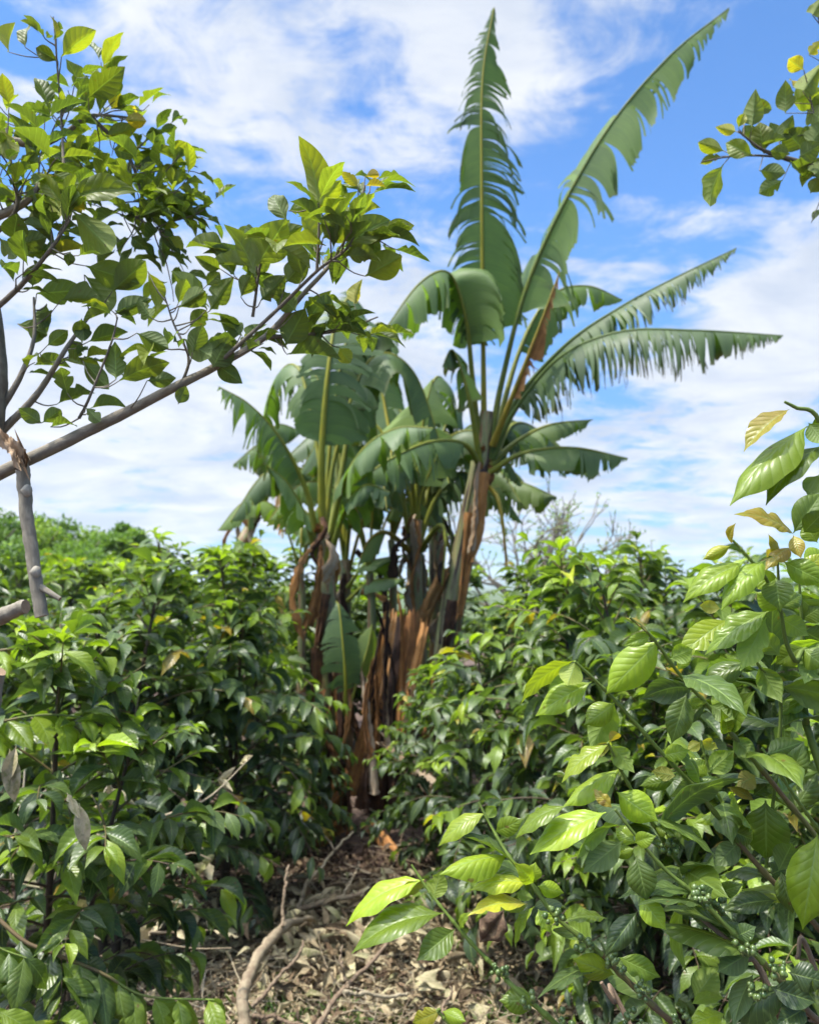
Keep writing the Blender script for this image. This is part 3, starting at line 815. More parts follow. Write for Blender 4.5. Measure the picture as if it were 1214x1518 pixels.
Ep = empty('banana_plant', 'leaning banana plant far behind on the left with withered hanging leaves', 'banana plant', G(350, 1060), 'banana plants in the clump')
pseudostem(Ep, [G(350, 1060), P(352, 850, 9), P(372, 780, 9), P(392, 735, 9)], .10, .06, .7, 11, 2)
for k, (c, st, wd, hint, kw) in enumerate([
    (((390, 745, 9), (400, 690, 8.9), (385, 660, 8.8), (345, 690, 8.7)), .35, .3, (-.2, -.4, .9), dict(fold=.6, droop=1.4, tear=.08, tone=(.5, .4, .9), gap=.6)),
    (((392, 745, 9), (415, 690, 9), (440, 690, 9), (470, 750, 9)), .35, .3, (.2, -.4, .9), dict(fold=.6, droop=1.4, tear=.08, tone=(.3, .4, .9), gap=.6)),
    (((392, 745, 9), (405, 720, 8.8), (415, 730, 8.7), (420, 800, 8.6)), .3, .2, (.3, -.5, .6), dict(fold=.8, droop=1.5, tear=.06, tone=(.75, .4, .9), gap=.7, dry=True, name='dry_leaf')),
    (((390, 745, 9), (395, 670, 9.1), (410, 630, 9.2), (450, 640, 9.3)), .4, .3, (0, -.4, .9), dict(fold=.5, droop=1.2, tear=.1, tone=(.3, .5, .6), gap=.5)),
    (((390, 745, 9), (380, 720, 8.8), (372, 740, 8.7), (368, 790, 8.6)), .3, .2, (-.3, -.5, .6), dict(fold=.8, droop=1.5, tear=.06, tone=(.45, .4, .9), gap=.7)),
]):
    banana_leaf(Ep, PP(*c), st, wd, hint, seed=90 + k, r0=.03, **kw)

Fp = empty('banana_plant', 'banana plant at the back whose dark leaves fill the gap between the trunks', 'banana plant', G(655, 1120), 'banana plants in the clump')
pseudostem(Fp, [G(655, 1120), P(648, 900, 7.3), P(645, 760, 7.3)], .09, .06, .5, 15, 3)
gf = np.random.default_rng(404)
for k, (ang, rise, reach) in enumerate([(-165, .9, 1.0), (-120, .75, .9), (-60, .8, .9), (-15, .9, .95), (20, 1.0, .9), (100, 1.1, .7), (150, 1.2, .9), (-90, .45, .8), (-145, .35, .8), (-30, .35, .8), (190, .4, .9)]):
    a_ = R(ang + gf.normal(0, 8)); h_ = np.array([math.cos(a_), math.sin(a_), 0]); c0 = P(645, 775, 7.3)
    banana_leaf(Fp, [c0, c0 + h_ * .12 * reach + [0, 0, .45 * rise], c0 + h_ * .5 * reach + [0, 0, .95 * rise], c0 + h_ * 1.0 * reach + [0, 0, .9 * rise], c0 + h_ * 1.45 * reach + [0, 0, .45 * rise]], .36, .3, (0, -.1, 1), fold=.5, droop=1.2, tear=gf.uniform(.025, .07), tone=(gf.uniform(.1, .5), .5, .6), rib=(.45, .5, .5), seed=300 + k, gap=.3)
for root, cz, sd, angs in ((Cp, (616, 785, 6.3), 500, [(-100, .5, .6), (170, .9, .7), (-20, .75, .6), (60, 1.3, .6)]), (Dp, (512, 840, 6.7), 520, [(-150, .8, .7), (-60, .9, .7), (20, 1.1, .6), (120, 1.5, .6)]), (Bp, (481, 800, 5.45), 540, [(60, 1.5, .5), (130, 1.3, .7), (10, 1.3, .6)])):
    for k, (ang, rise, reach) in enumerate(angs):
        a_ = R(ang); h_ = np.array([math.cos(a_), math.sin(a_), 0]); c0 = P(*cz)
        banana_leaf(root, [c0, c0 + h_ * .12 * reach + [0, 0, .45 * rise], c0 + h_ * .5 * reach + [0, 0, .95 * rise], c0 + h_ * 1.0 * reach + [0, 0, .9 * rise], c0 + h_ * 1.4 * reach + [0, 0, .4 * rise]], .38, .27, (0, -.1, 1), fold=.5, droop=1.2, tear=gf.uniform(.025, .07), tone=(gf.uniform(.15, .55), .55, .6), rib=(.55, .5, .5), r0=.02, seed=sd + k, gap=.3)

gh = np.random.default_rng(818)
for root, cx, cy, dd_, nn_ in ((A, 714, 690, 5.9, 3), (Bp, 478, 800, 5.35, 6), (Cp, 615, 790, 6.2, 6), (Fp, 645, 790, 7.2, 7), (Dp, 512, 850, 6.6, 6), (Ep, 392, 740, 8.9, 8)):
    for k in range(nn_):
        x_ = cx + gh.normal(0, 26); y_ = cy + gh.uniform(-40, 30); ln_ = gh.uniform(50, 150); d2 = dd_ + gh.normal(0, .12)
        slab(root, 'dry_strip', PP((cx + (x_ - cx) * .3, y_, dd_), (x_, y_ + ln_ * .25, d2), (x_ + gh.normal(0, 8), y_ + ln_ * .65, d2), (x_ + gh.normal(0, 14), y_ + ln_, d2)), gh.uniform(.01, .03), gh.uniform(.006, .05), (gh.normal(0, .6), -1, .1), (float(gh.choice([gh.uniform(.1, .3), gh.uniform(.45, .7), gh.uniform(.8, 1)])), gh.uniform(.25, .6), .5), gh.uniform(.2, 1.5), 900 + k, rag=.6)
for (px, pb, py, d2, lab) in ((548, 1150, 850, 6.2, 'slender young banana shoot between the left and middle trunks'), (580, 1160, 800, 6.8, 'taller pale banana shoot just left of the middle trunk'), (672, 1150, 830, 6.8, 'young banana shoot squeezed between the middle and the tall trunk'), (445, 1130, 850, 6.9, 'small banana shoot standing left of the left trunk')):
    gp_ = P(px, pb, d2); gp_[2] = 0
    Y_ = empty('banana_sucker', lab, 'banana sucker', gp_, 'banana plants in the clump')
    pseudostem(Y_, [gp_, P(px + 3, py + 60, d2), P(px, py, d2)], .045, .03, .7, int(px), 0)
    for k in range(6):
        a_ = gh.uniform(0, 2 * PI); h_ = np.array([math.cos(a_), math.sin(a_), 0]); c0 = P(px, py + 5, d2); q_ = gh.uniform(.5, 1)
        banana_leaf(Y_, [c0, c0 + h_ * .08 + [0, 0, .4 * q_], c0 + h_ * .3 * q_ + [0, 0, .8 * q_], c0 + h_ * .65 * q_ + [0, 0, .85 * q_], c0 + h_ * .95 * q_ + [0, 0, .5 * q_]], .38, gh.uniform(.14, .22), (0, -.1, 1), fold=.5, droop=1.2, tear=gh.uniform(.025, .09), tone=(gh.uniform(.2, .7), .55, .6), rib=(gh.uniform(.4, .8), .5, .5), r0=.014, seed=int(px) + k, gap=.3)
# --- sucker with a young leaf
Sp = empty('banana_sucker', 'young banana sucker with one dark upright leaf beside the left trunk', 'banana sucker', G(514, 1228), 'banana plants in the clump')
pseudostem(Sp, [G(514, 1228), P(510, 1120, 5.2), P(512, 1040, 5.15)], .035, .022, .6, 13, 0)
banana_leaf(Sp, PP((512, 1060, 5.15), (512, 1000, 5.1), (508, 950, 5.1), (503, 903, 5.15), (498, 890, 5.2)), .22, .165, (.35, -1, .25), fold=.35, droop=.4, tear=.05, tone=(.22, .5, .3), rib=(.6, .5, .5), r0=.018, seed=100, gap=.05)
banana_leaf(Sp, PP((514, 1060, 5.15), (530, 1010, 5.2), (545, 960, 5.25), (552, 925, 5.3)), .35, .12, (.5, -.8, .3), fold=.3, droop=.2, tear=.8, tone=(.62, .6, .1), r0=.014, seed=101, gap=.05)

# --- cut, dried trunks
St = empty('banana_stump', 'dead cut banana trunk in dry orange brown sheaths between the two trunks', 'banana stump', G(575, 1200))
mb = MB()
pts, _ = resample(catmull([G(570, 1205), P(576, 1100, 5.45), P(592, 1000, 5.5), P(600, 915, 5.55)], 40), 24)
tube(mb, pts, np.linspace(.14, .05, 24), 18, tone=(.12, .45, .5), rough=.06, seed=3)
put(mb, 'core', [M['dry_banana']], St)
for k, (pp, w0, w1, tn, br) in enumerate([
    (((520, 1180, 5.2), (545, 1080, 5.2), (562, 1000, 5.25), (572, 930, 5.3)), .07, .05, .62, .6),
    (((548, 1150, 5.2), (560, 1080, 5.2), (570, 1010, 5.22), (585, 910, 5.3)), .05, .03, .72, .6),
    (((600, 1100, 5.25), (600, 1030, 5.25), (608, 960, 5.3), (612, 905, 5.35)), .09, .07, .5, .45),
    (((596, 1130, 5.15), (606, 1040, 5.15), (622, 970, 5.2), (632, 922, 5.25)), .05, .04, .66, .65),
    (((590, 1090, 5.15), (595, 1020, 5.2), (596, 930, 5.25), (590, 885, 5.3)), .03, .012, .6, .6),
    (((560, 1200, 5.15), (565, 1140, 5.12), (572, 1060, 5.2)), .07, .05, .22, .45),
    (((535, 1200, 5.15), (545, 1150, 5.12), (552, 1090, 5.2)), .06, .05, .3, .5),
    (((585, 1210, 5.1), (585, 1160, 5.12), (580, 1090, 5.2)), .06, .04, .2, .4),
    (((638, 1165, 5.0), (605, 1130, 5.05), (568, 1098, 5.1)), .075, .05, .93, .6),
    (((625, 1120, 5.4), (640, 1050, 5.4), (645, 990, 5.4)), .05, .04, .5, .5),
    (((655, 1130, 5.4), (652, 1060, 5.4), (650, 1000, 5.4)), .04, .03, .55, .5),
    (((610, 1200, 5.0), (628, 1160, 5.1), (640, 1110, 5.2)), .05, .04, .3, .4),
]):
    slab(St, 'dry_sheath', PP(*pp), w0 * .72, w1 * .72, (.1, -1, .1), (tn, br, .5), .7, 110 + k)
gs = np.random.default_rng(606)
for k in range(20):
    bx = gs.uniform(545, 625); by = gs.uniform(1060, 1215); dd_ = gs.uniform(5.0, 5.25); ln_ = gs.uniform(50, 190)
    lean = (bx - 590) * .35 * gs.uniform(-.6, 1) + gs.normal(0, 10)
    slab(St, 'dry_fibre', PP((bx, by, dd_), (bx + lean * .4 + gs.normal(0, 4), by - ln_ * .5, dd_ + .02), (bx + lean + gs.normal(0, 8), by - ln_, dd_ + .05)), gs.uniform(.012, .035), gs.uniform(.003, .02), (gs.normal(0, .4), -1, .1), (float(gs.choice([gs.uniform(.0, .25), gs.uniform(.0, .3), gs.uniform(.85, 1.0), gs.uniform(.5, .75)])), gs.uniform(.2, .55), .5), gs.uniform(.2, 1.2), 700 + k, rag=.6)
for k in range(12):
    bx = gs.uniform(468, 520); by = gs.uniform(1060, 1235); dd_ = gs.uniform(5.1, 5.3); ln_ = gs.uniform(60, 160)
    slab(Bp, 'dry_fibre', PP((bx, by - ln_, dd_ + .05), (bx + gs.normal(0, 6), by - ln_ * .5, dd_), (bx + gs.normal(0, 12), by, dd_ - .04)), gs.uniform(.012, .03), gs.uniform(.004, .02), (gs.normal(0, .4), -1, .1), (gs.uniform(.15, .75), gs.uniform(.3, .6), .5), gs.uniform(.2, 1.2), 760 + k, rag=.5)
Dl = empty('dry_banana_sheath', 'curled dry orange brown sheath lying on the soil below the stump', 'dry sheath', G(560, 1232))
slab(Dl, 'strip', [G(545, 1215, .06), G(568, 1235, .07), G(590, 1262, .03)], .05, .04, (0, -.3, 1), (.62, .55, .5), .8, 130)
Dl2 = empty('dry_banana_sheath', 'rust coloured dry sheath lying at the foot of the left banana trunk', 'dry sheath', G(480, 1235))
slab(Dl2, 'strip', [G(505, 1215, .16), G(490, 1228, .1), G(470, 1250, .03)], .07, .03, (0, -.5, 1), (.55, .45, .5), .6, 131)

# ------------------------------------------------------------------ shade tree on the left
HT = [leaf_template(14, 8, OVATE, hump=RNG.uniform(.01, .08), fold=RNG.uniform(.1, .7), wave=RNG.uniform(.02, .09), nwave=RNG.uniform(1.5, 3), ph=RNG.uniform(0, 1), tipc=RNG.uniform(-.05, .15), curl=RNG.uniform(-.1, .2), bite=(2 if i % 4 == 3 else 0), seed=i + 50) for i in range(12)]
HC = [leaf_template(26, 10, COFFEE, hump=RNG.uniform(.04, .12), fold=RNG.uniform(.05, .4), wave=RNG.uniform(.015, .05), nwave=RNG.uniform(2.5, 4.5), ph=RNG.uniform(0, 1), tipc=RNG.uniform(0, .15), curl=RNG.uniform(0, .4), bite=(3 if i % 4 == 1 else 0), seed=i + 90) for i in range(14)]


def facing(B, T, L, wapp, side):
    x = nrm(T - B); Cv = nrm(CAM - (B + T) / 2)
    Cp_ = nrm(Cv - np.dot(Cv, x) * x)
    U = nrm(np.cross(x, Cp_))
    if U[2] < 0: U = -U
    c = min(1.0, max(.1, wapp))
    return side * c * Cp_ + math.sqrt(max(0, 1 - c * c)) * U


def R1a(x, y): return (x / 1.958, y / 1.958)
def R2a(x, y): return (x / 1.958, 400 + y / 1.958)
def R3(x, y): return (560 + x / 1.856, y / 1.856)
def R8(x, y): return (760 + x / 2.674, 580 + y / 2.674)
def R1b(x, y): return (760 + x / 2.674, 1000 + y / 2.674)
def R2b(x, y): return (340 + x / 2.639, 1180 + y / 2.639)


class LeafSet:
    """leaves gathered per branch: base, tip, apparent width, age tone, side seen (+1 upper, -1 under)"""
    def __init__(s, tpls, mat, ratio):
        s.t = tpls; s.m = mat; s.r = ratio; s.B = []; s.T = []; s.N = []; s.W = []; s.To = []

    def add(s, zoom, k, b, tp, w, tone, side, d, dd=0.0, br=None):
        """zoom maps the enlarged view's coordinates to the photo; d base distance, dd tip minus base"""
        pb = P(*zoom(*b), d); pt = P(*zoom(*tp), d + dd)
        L = np.linalg.norm(pt - pb); wr = w / k / F0 * d
        full = max(wr, s.r * L)
        s.B.append(pb); s.T.append(pt); s.N.append(facing(pb, pt, L, wr / full, side)); s.W.append(full / 2)
        s.To.append((tone, random.uniform(.12, .68) if br is None else br, random.random()))

    def put(s, name, root):
        mb = MB(); q = list(range(len(s.B))); random.shuffle(q)
        place_many(mb, s.t, [s.B[i] for i in q], [s.T[i] for i in q], [s.N[i] for i in q], [s.W[i] for i in q], [s.To[i] for i in q])
        return put(mb, name, [s.m], root)


def nearest(pt, lines):
    best = (9e9, None, None)
    for k, ln in enumerate(lines):
        dd = np.linalg.norm(ln - pt, axis=1); i = int(dd.argmin())
        if dd[i] < best[0]: best = (dd[i], k, i)
    return best


D1 = 1.45
TREE = empty('shade_tree', 'grey barked shade tree cut back at the left edge, ovate leaves', 'tree', (-1.05, 1.55, 0))
trunk = MB()
tb = catmull([(-1.05, 1.55, -.05), (-.92, 1.5, .7), P(-70, 1000, 1.42), P(-45, 720, 1.45), P(-14, 570, 1.5), P(-30, 380, 1.6), P(-60, 150, 1.7)], 50)
tube(trunk, tb, np.linspace(.055, .018, 50), 14, tone=(.4, .5, .5), rough=.03, seed=4)
trunk_o = put(trunk, 'trunk', [M['bark']], TREE)
# main branches (pixel of the photo, distance)
BR = {
 'main': ([(-60, 735, 1.42), (0, 702, 1.42), (118, 645, 1.43), (190, 610, 1.44), (265, 571, 1.45), (317, 545, 1.46), (393, 500, 1.48), (448, 438, 1.48), (500, 378, 1.5), (540, 290, 1.5)], .0128, .002),
 'rise': ([(3, 640, 1.5), (56, 584, 1.5), (102, 512, 1.5), (143, 456, 1.52)], .008, .002),
 'up': ([(0, 610, 1.5), (31, 558, 1.5), (51, 502, 1.52), (51, 441, 1.54)], .007, .002),
 'top': ([(-30, 205, 1.75), (10, 208, 1.72), (60, 214, 1.7), (100, 196, 1.7), (134, 172, 1.7), (200, 175, 1.75)], .011, .002),
 'mid': ([(-30, 330, 1.6), (10, 315, 1.55), (45, 295, 1.5), (62, 265, 1.5)], .011, .003),
 'low': ([(-20, 470, 1.5), (31, 424, 1.48), (77, 368, 1.45), (105, 325, 1.45)], .006, .002),
 'curl': ([(-20, 360, 1.5), (25, 310, 1.5), (18, 250, 1.5), (10, 190, 1.52)], .005, .002),
 'spray': ([(317, 545, 1.46), (400, 470, 1.44), (470, 402, 1.42), (520, 360, 1.42), (541, 275, 1.42)], .004, .0015),
 'side': ([(393, 500, 1.48), (450, 497, 1.5), (512, 488, 1.55), (560, 470, 1.6)], .0045, .0015),
 'fork': ([(270, 570, 1.45), (280, 530, 1.45), (258, 480, 1.46), (245, 440, 1.46)], .003, .0012),
 'hang': ([(118, 620, 1.43), (133, 590, 1.42), (165, 510, 1.42), (175, 470, 1.42)], .003, .0012),
 'right_mass': ([(134, 172, 1.7), (190, 230, 1.75), (215, 300, 1.75), (240, 330, 1.75)], .005, .0015),
 'right_mass_two': ([(60, 260, 1.65), (140, 270, 1.7), (200, 320, 1.72), (245, 345, 1.72)], .005, .0015),
 'tall': ([(95, 245, 1.55), (92, 180, 1.6), (85, 90, 1.6), (80, 25, 1.6)], .003, .001),
 'tip': ([(470, 402, 1.42), (473, 330, 1.42), (466, 290, 1.42)], .003, .0012),
 'stalk': ([(375, 470, 1.46), (385, 400, 1.44), (395, 350, 1.44)], .003, .0012),
}
BL = {k: catmull([P(*x) for x in v[0]], 40) for k, v in BR.items()}
LS = {k: LeafSet(HT, M['tree_leaf'], .5) for k in BR}
keys = list(BR)


def tl(zoom, b, tp, w, tone=.35, side=-1, d=None, br=None):
    bx, by = zoom(*b)
    # distance of the nearest twig in the picture decides the leaf's own
    best = min(((np.hypot(607 + F0 * ((p - CAM) @ RGT) / ((p - CAM) @ FWD) - bx, 759 - F0 * ((p - CAM) @ UPV) / ((p - CAM) @ FWD) - by), (p - CAM) @ FWD, k) for k in keys for p in BL[k][::3]))
    LS[best[2]].add(zoom, 1.958, b, tp, w, tone, side, best[1] + random.uniform(-.05, .04) if d is None else d, random.uniform(-.03, .03), br)


for a in [((180, 165), (280, 86), 62, .62, -1), ((170, 178), (104, 138), 42, .45, 1), ((165, 112), (153, 42), 16, .75, 1), ((75, 138), (80, 66), 32, .5, 1), ((28, 152), (42, 66), 36, .7, -1),
          ((247, 290), (194, 170), 48, .3, 1), ((258, 284), (362, 196), 78, .38, 1), ((142, 315), (108, 215), 48, .3, 1), ((28, 302), (8, 212), 44, .72, -1), ((150, 322), (228, 300), 40, .25, 1), ((325, 318), (348, 262), 44, .88, -1),
          ((362, 348), (428, 352), 44, .92, -1), ((372, 340), (392, 306), 34, .9, -1), ((308, 395), (402, 368), 50, .62, -1), ((328, 432), (395, 452), 46, .4, 1), ((388, 482), (462, 438), 46, .3, 1), ((440, 532), (552, 520), 46, .6, -1),
          ((412, 500), (455, 450), 40, .35, -1), ((448, 600), (482, 538), 38, .6, -1), ((476, 608), (566, 584), 46, .45, 1), ((480, 664), (522, 648), 26, .65, -1), ((490, 688), (538, 722), 32, .75, -1), ((382, 688), (428, 724), 40, .3, 1),
          ((140, 502), (236, 416), 84, .5, 1), ((178, 520), (240, 478), 60, .6, -1), ((0, 372), (42, 462), 60, .75, -1), ((58, 462), (124, 472), 50, .55, -1), ((128, 488), (182, 642), 78, .72, -1), ((208, 575), (392, 540), 74, .42, 1), ((200, 580), (292, 545), 40, .85, -1),
          ((212, 612), (334, 738), 96, .55, -1, None, .75), ((198, 600), (252, 590), 44, .9, -1), ((90, 508), (128, 532), 34, .9, -1), ((40, 698), (52, 620), 74, .28, 1), ((80, 652), (152, 618), 54, .5, -1), ((48, 712), (142, 688), 62, .3, -1), ((70, 742), (155, 718), 46, .3, -1),
          ((0, 690), (50, 752), 50, .55, -1), ((230, 742), (294, 725), 36, .35, -1), ((206, 732), (200, 772), 32, .3, 1), ((250, 772), (408, 824), 84, .42, -1), ((328, 845), (425, 756), 88, .45, -1), ((96, 832), (100, 768), 52, .35, -1), ((108, 852), (252, 842), 76, .25, -1),
          ((246, 798), (320, 925), 66, .45, -1), ((178, 872), (292, 870), 60, .4, -1), ((430, 788), (466, 902), 46, .65, -1), ((334, 912), (442, 868), 58, .3, -1), ((238, 925), (246, 988), 48, .25, -1), ((258, 992), (372, 962), 50, .3, -1), ((138, 882), (112, 962), 50, .4, -1),
          ((100, 1002), (150, 900), 55, .4, -1), ((52, 940), (142, 972), 50, .35, -1), ((138, 1004), (200, 958), 45, .3, -1),
          ((922, 592), (884, 398), 76, .68, -1), ((918, 612), (992, 522), 60, .62, -1), ((838, 612), (910, 598), 46, .5, -1), ((834, 642), (788, 562), 62, .28, 1), ((912, 718), (874, 602), 56, .65, -1), ((745, 772), (832, 636), 112, .42, -1, None, .7), ((742, 802), (670, 652), 62, .4, -1),
          ((938, 692), (1038, 602), 98, .62, -1), ((1003, 716), (1138, 628), 84, .42, 1, None, .8), ((1112, 666), (1202, 655), 52, .72, -1), ((1040, 542), (988, 498), 32, .88, -1), ((1060, 512), (1102, 506), 26, .95, -1), ((1060, 540), (1120, 542), 22, .92, -1), ((1060, 802), (1168, 742), 88, .6, -1),
          ((1010, 742), (1088, 740), 46, .55, -1), ((1028, 882), (1050, 812), 42, .85, -1), ((936, 946), (1072, 940), 62, .25, -1), ((602, 898), (495, 788), 62, .38, -1), ((610, 902), (682, 802), 66, .4, -1), ((658, 742), (538, 704), 42, .4, 1), ((642, 782), (568, 745), 42, .45, 1),
          ((682, 802), (608, 700), 50, .35, -1), ((735, 822), (802, 698), 62, .42, -1), ((880, 802), (848, 690), 62, .4, -1), ((898, 932), (952, 848), 56, .4, -1), ((828, 1004), (886, 898), 88, .32, -1), ((758, 872), (832, 798), 72, .38, -1), ((700, 862), (732, 798), 56, .4, -1),
          ((518, 882), (542, 808), 44, .45, -1), ((552, 952), (602, 898), 54, .35, -1), ((760, 730), (880, 655), 70, .4, -1), ((830, 820), (900, 740), 70, .36, -1), ((690, 690), (735, 660), 40, .5, -1), ((600, 830), (640, 790), 44, .4, 1), ((800, 690), (840, 640), 50, .5, -1)]:
    tl(R1a, *a)
for a in [((834, 246), (994, 258), 50, .22, -1), ((985, 226), (1018, 272), 48, .75, -1), ((398, 184), (492, 228), 60, .3, -1), ((534, 200), (622, 258), 72, .3, -1), ((618, 284), (664, 198), 88, .32, -1), ((348, 322), (494, 264), 72, .38, -1), ((428, 322), (512, 314), 50, .28, -1), ((628, 274), (702, 328), 56, .25, -1),
          ((518, 390), (542, 338), 42, .28, -1), ((338, 318), (335, 212), 62, .3, -1), ((242, 264), (318, 348), 56, .3, -1), ((196, 358), (178, 282), 56, .28, -1), ((168, 390), (278, 355), 42, .28, -1), ((264, 402), (368, 392), 32, .25, -1), ((122, 444), (56, 402), 46, .28, -1), ((124, 444), (184, 402), 46, .3, -1), ((148, 456), (228, 444), 26, .28, -1),
          ((240, 212), (235, 140), 50, .35, -1), ((250, 400), (290, 440), 40, .28, -1), ((520, 110), (600, 60), 60, .35, -1), ((560, 240), (590, 160), 60, .3, -1), ((440, 140), (400, 90), 50, .4, -1), ((200, 250), (240, 210), 50, .35, -1), ((860, 120), (800, 60), 60, .35, -1), ((700, 190), (640, 130), 60, .33, -1)]:
    tl(R2a, *a)
# the denser leafage behind, hung along the same twigs
g = np.random.default_rng(77); TWG = {}
for (nm, cnt, sp, ln) in [('top', 70, .085, .085), ('mid', 55, .09, .085), ('right_mass', 75, .085, .08), ('right_mass_two', 75, .085, .08), ('curl', 40, .07, .08), ('low', 26, .05, .08), ('main', 34, .05, .085), ('spray', 40, .055, .085), ('rise', 10, .04, .08), ('up', 10, .04, .08), ('side', 18, .045, .085), ('stalk', 14, .05, .09), ('fork', 10, .04, .08), ('tall', 12, .03, .06), ('hang', 6, .03, .07)]:
    lnp = BL[nm]; s = LS[nm]; TWG.setdefault(nm, [])
    for _ in range(max(1, int(cnt / 5.2))):
        i = int(g.uniform(.25 if nm not in ('main', 'spray') else .6, 1) * 39)
        dv = nrm(nrm(lnp[min(39, i + 1)] - lnp[i - 1]) * .6 + g.normal(0, .75, 3) + [.1, .1, .2]); tl_ = sp * g.uniform(.9, 1.9); nlf = int(g.integers(4, 8))
        tp_ = [lnp[i]]
        for q in range(nlf):
            dv = nrm(dv + g.normal(0, .2, 3)); tp_.append(tp_[-1] + dv * tl_ / nlf)
        tp_ = np.array(tp_); TWG[nm].append(tp_); yg = g.random() < .4
        for q in range(1, nlf + 1):
            b = tp_[q]; sd = nrm(np.cross(dv, [0, 0, 1.0])) * (-1) ** q
            v = nrm(sd * g.uniform(.5, 1) + dv * g.uniform(.3, .9) + [0, 0, g.uniform(-.5, .35)]); L = ln * g.uniform(.5, 1.0)
            s.B.append(b + v * .008); s.T.append(b + v * (L + .008)); s.N.append(np.array([0, 0, 1.0]) + g.normal(0, .3, 3)); s.W.append(L * g.uniform(.17, .215))
            s.To.append((float(np.clip(g.beta(2, 4) * .7 + (.22 if yg and q > nlf - 3 else 0), 0, .92)), g.uniform(.3, .85), g.random()))
for k in keys:
    mb = MB()
    tube(mb, BL[k], np.linspace(BR[k][1], BR[k][2], 40), 10, tone=(.5 if BR[k][1] > .006 else .3, .5, .5), rough=.03, seed=len(k))
    s = LS[k]
    for tq in TWG.get(k, []): tube(mb, tq, np.linspace(.0018, .0008, len(tq)), 5, tone=(.3, .5, .5))
    for b in s.B:     # petioles
        i = int(np.linalg.norm(BL[k] - b, axis=1).argmin())
        if np.linalg.norm(BL[k][i] - b) < .17 and not any(np.linalg.norm(tq - b, axis=1).min() < .012 for tq in TWG.get(k, [])):
            j = max(0, i - 3)
            mid = (BL[k][j] * .45 + b * .55) + np.array([0, 0, -.006])
            tube(mb, catmull([BL[k][j], mid, b], 6), np.linspace(.0016, .0009, 6), 4, tone=(.45, .5, .5))
    bo = put(mb, 'branch', [M['bark']], TREE)
    if s.B: s.put('leaves', bo)


def limb(pts, r0, r1, label):
    mb = MB()
    c = catmull(pts, 40) + np.cumsum(np.random.default_rng(3).normal(0, .0006, (40, 3)), 0)
    tube(mb, c, np.linspace(r0, r1, 40), 18, tone=(.55, .5, .5), capmat=1, rough=.035, seed=9)
    o = put(mb, 'sawn_limb', [M['bark'], M['cutwood']], TREE); o['label'] = label
    return o


limb(PP((28, 668, 1.40), (36, 715, 1.39), (48, 800, 1.38), (64, 912, 1.36)), .0115, .0105, 'sawn limb hanging down with a pale round cut end')
mb = MB()
tube(mb, catmull(PP((58, 868, 1.37), (74, 878, 1.355), (90, 888, 1.35)), 8), np.linspace(.006, .004, 8), 8, tone=(.5, .5, .5), capmat=1)
put(mb, 'twig_stub', [M['bark'], M['cutwood']], TREE)
for k, (pp, r) in enumerate([((44, 728, 1.385), .0135), ((57, 848, 1.37), .0135)]):
    mb = MB(); q = P(*pp)
    tube(mb, np.array([q + [0, -.004, .007], q + [0, -.009, 0], q + [0, -.004, -.007]]), [.006, .010, .006], 8, tone=(.75, .6, .5))
    put(mb, 'knot', [M['bark']], TREE)
limb(PP((-60, 930, 1.36), (-5, 918, 1.30), (40, 897, 1.27)), .015, .0105, 'short sawn stub pointing right')
limb(PP((-40, 1180, 1.3), (-20, 1080, 1.28), (-3, 992, 1.26)), .024, .014, 'thick sawn upright stub')
slab(TREE, 'torn_wood', PP((-8, 636, 1.375), (10, 652, 1.365), (24, 664, 1.36), (36, 686, 1.355)), .008, .0135, (.25, -.8, .5), (.75, .6, .5), .45, 141, rag=.1, mat='cutwood')
mb = MB()    # grey withered leaves hanging under the stubs
for k, (a, b, w_) in enumerate([((15, 1110), (22, 1190), .016), ((25, 1105), (8, 1165), .012), ((118, 1190), (128, 1262), .014), ((100, 1175), (120, 1215), .008)]):
    place_many(mb, [HT[k]], [P(*a, 1.5)], [P(*b, 1.48)], [np.array([.3, -.8, .2])], [w_], [(.85, .6, .5)])
put(mb, 'dead_leaves', [M['litter']], TREE)

# right-hand branch of another tree
T2 = empty('shade_tree', 'shade tree outside the right edge whose leafy twig reaches into the blue sky', 'tree', (1.55, 2.1, 0))
mb = MB(); tube(mb, catmull([(1.55, 2.1, -.05), (1.6, 2.05, 1.2), (1.5, 2.0, 2.2), (1.55, 1.95, 3.2)], 24), np.linspace(.06, .02, 24), 12, tone=(.4, .5, .5), rough=.03)
put(mb, 'trunk', [M['bark']], T2)
tw = [catmull([np.array([1.53, 2.0, 2.5]), P(1290, 270, 1.95), P(*R3(1214, 462), 1.92), P(*R3(1110, 432), 1.9), P(*R3(1050, 408), 1.9), P(*R3(990, 360), 1.9)], 40), catmull([P(*R3(1110, 432), 1.9), P(*R3(1030, 428), 1.9), P(*R3(960, 432), 1.9), P(*R3(890, 446), 1.88)], 20), catmull([P(1260, 240, 1.93), P(*R3(1214, 340), 1.9), P(*R3(1190, 280), 1.9), P(*R3(1178, 215), 1.9)], 20), catmull([P(1290, 200, 1.95), P(*R3(1250, 200), 1.92), P(*R3(1214, 60), 1.9), P(*R3(1200, 20), 1.9)], 20)]
s2 = LeafSet(HT, M['tree_leaf'], .5)
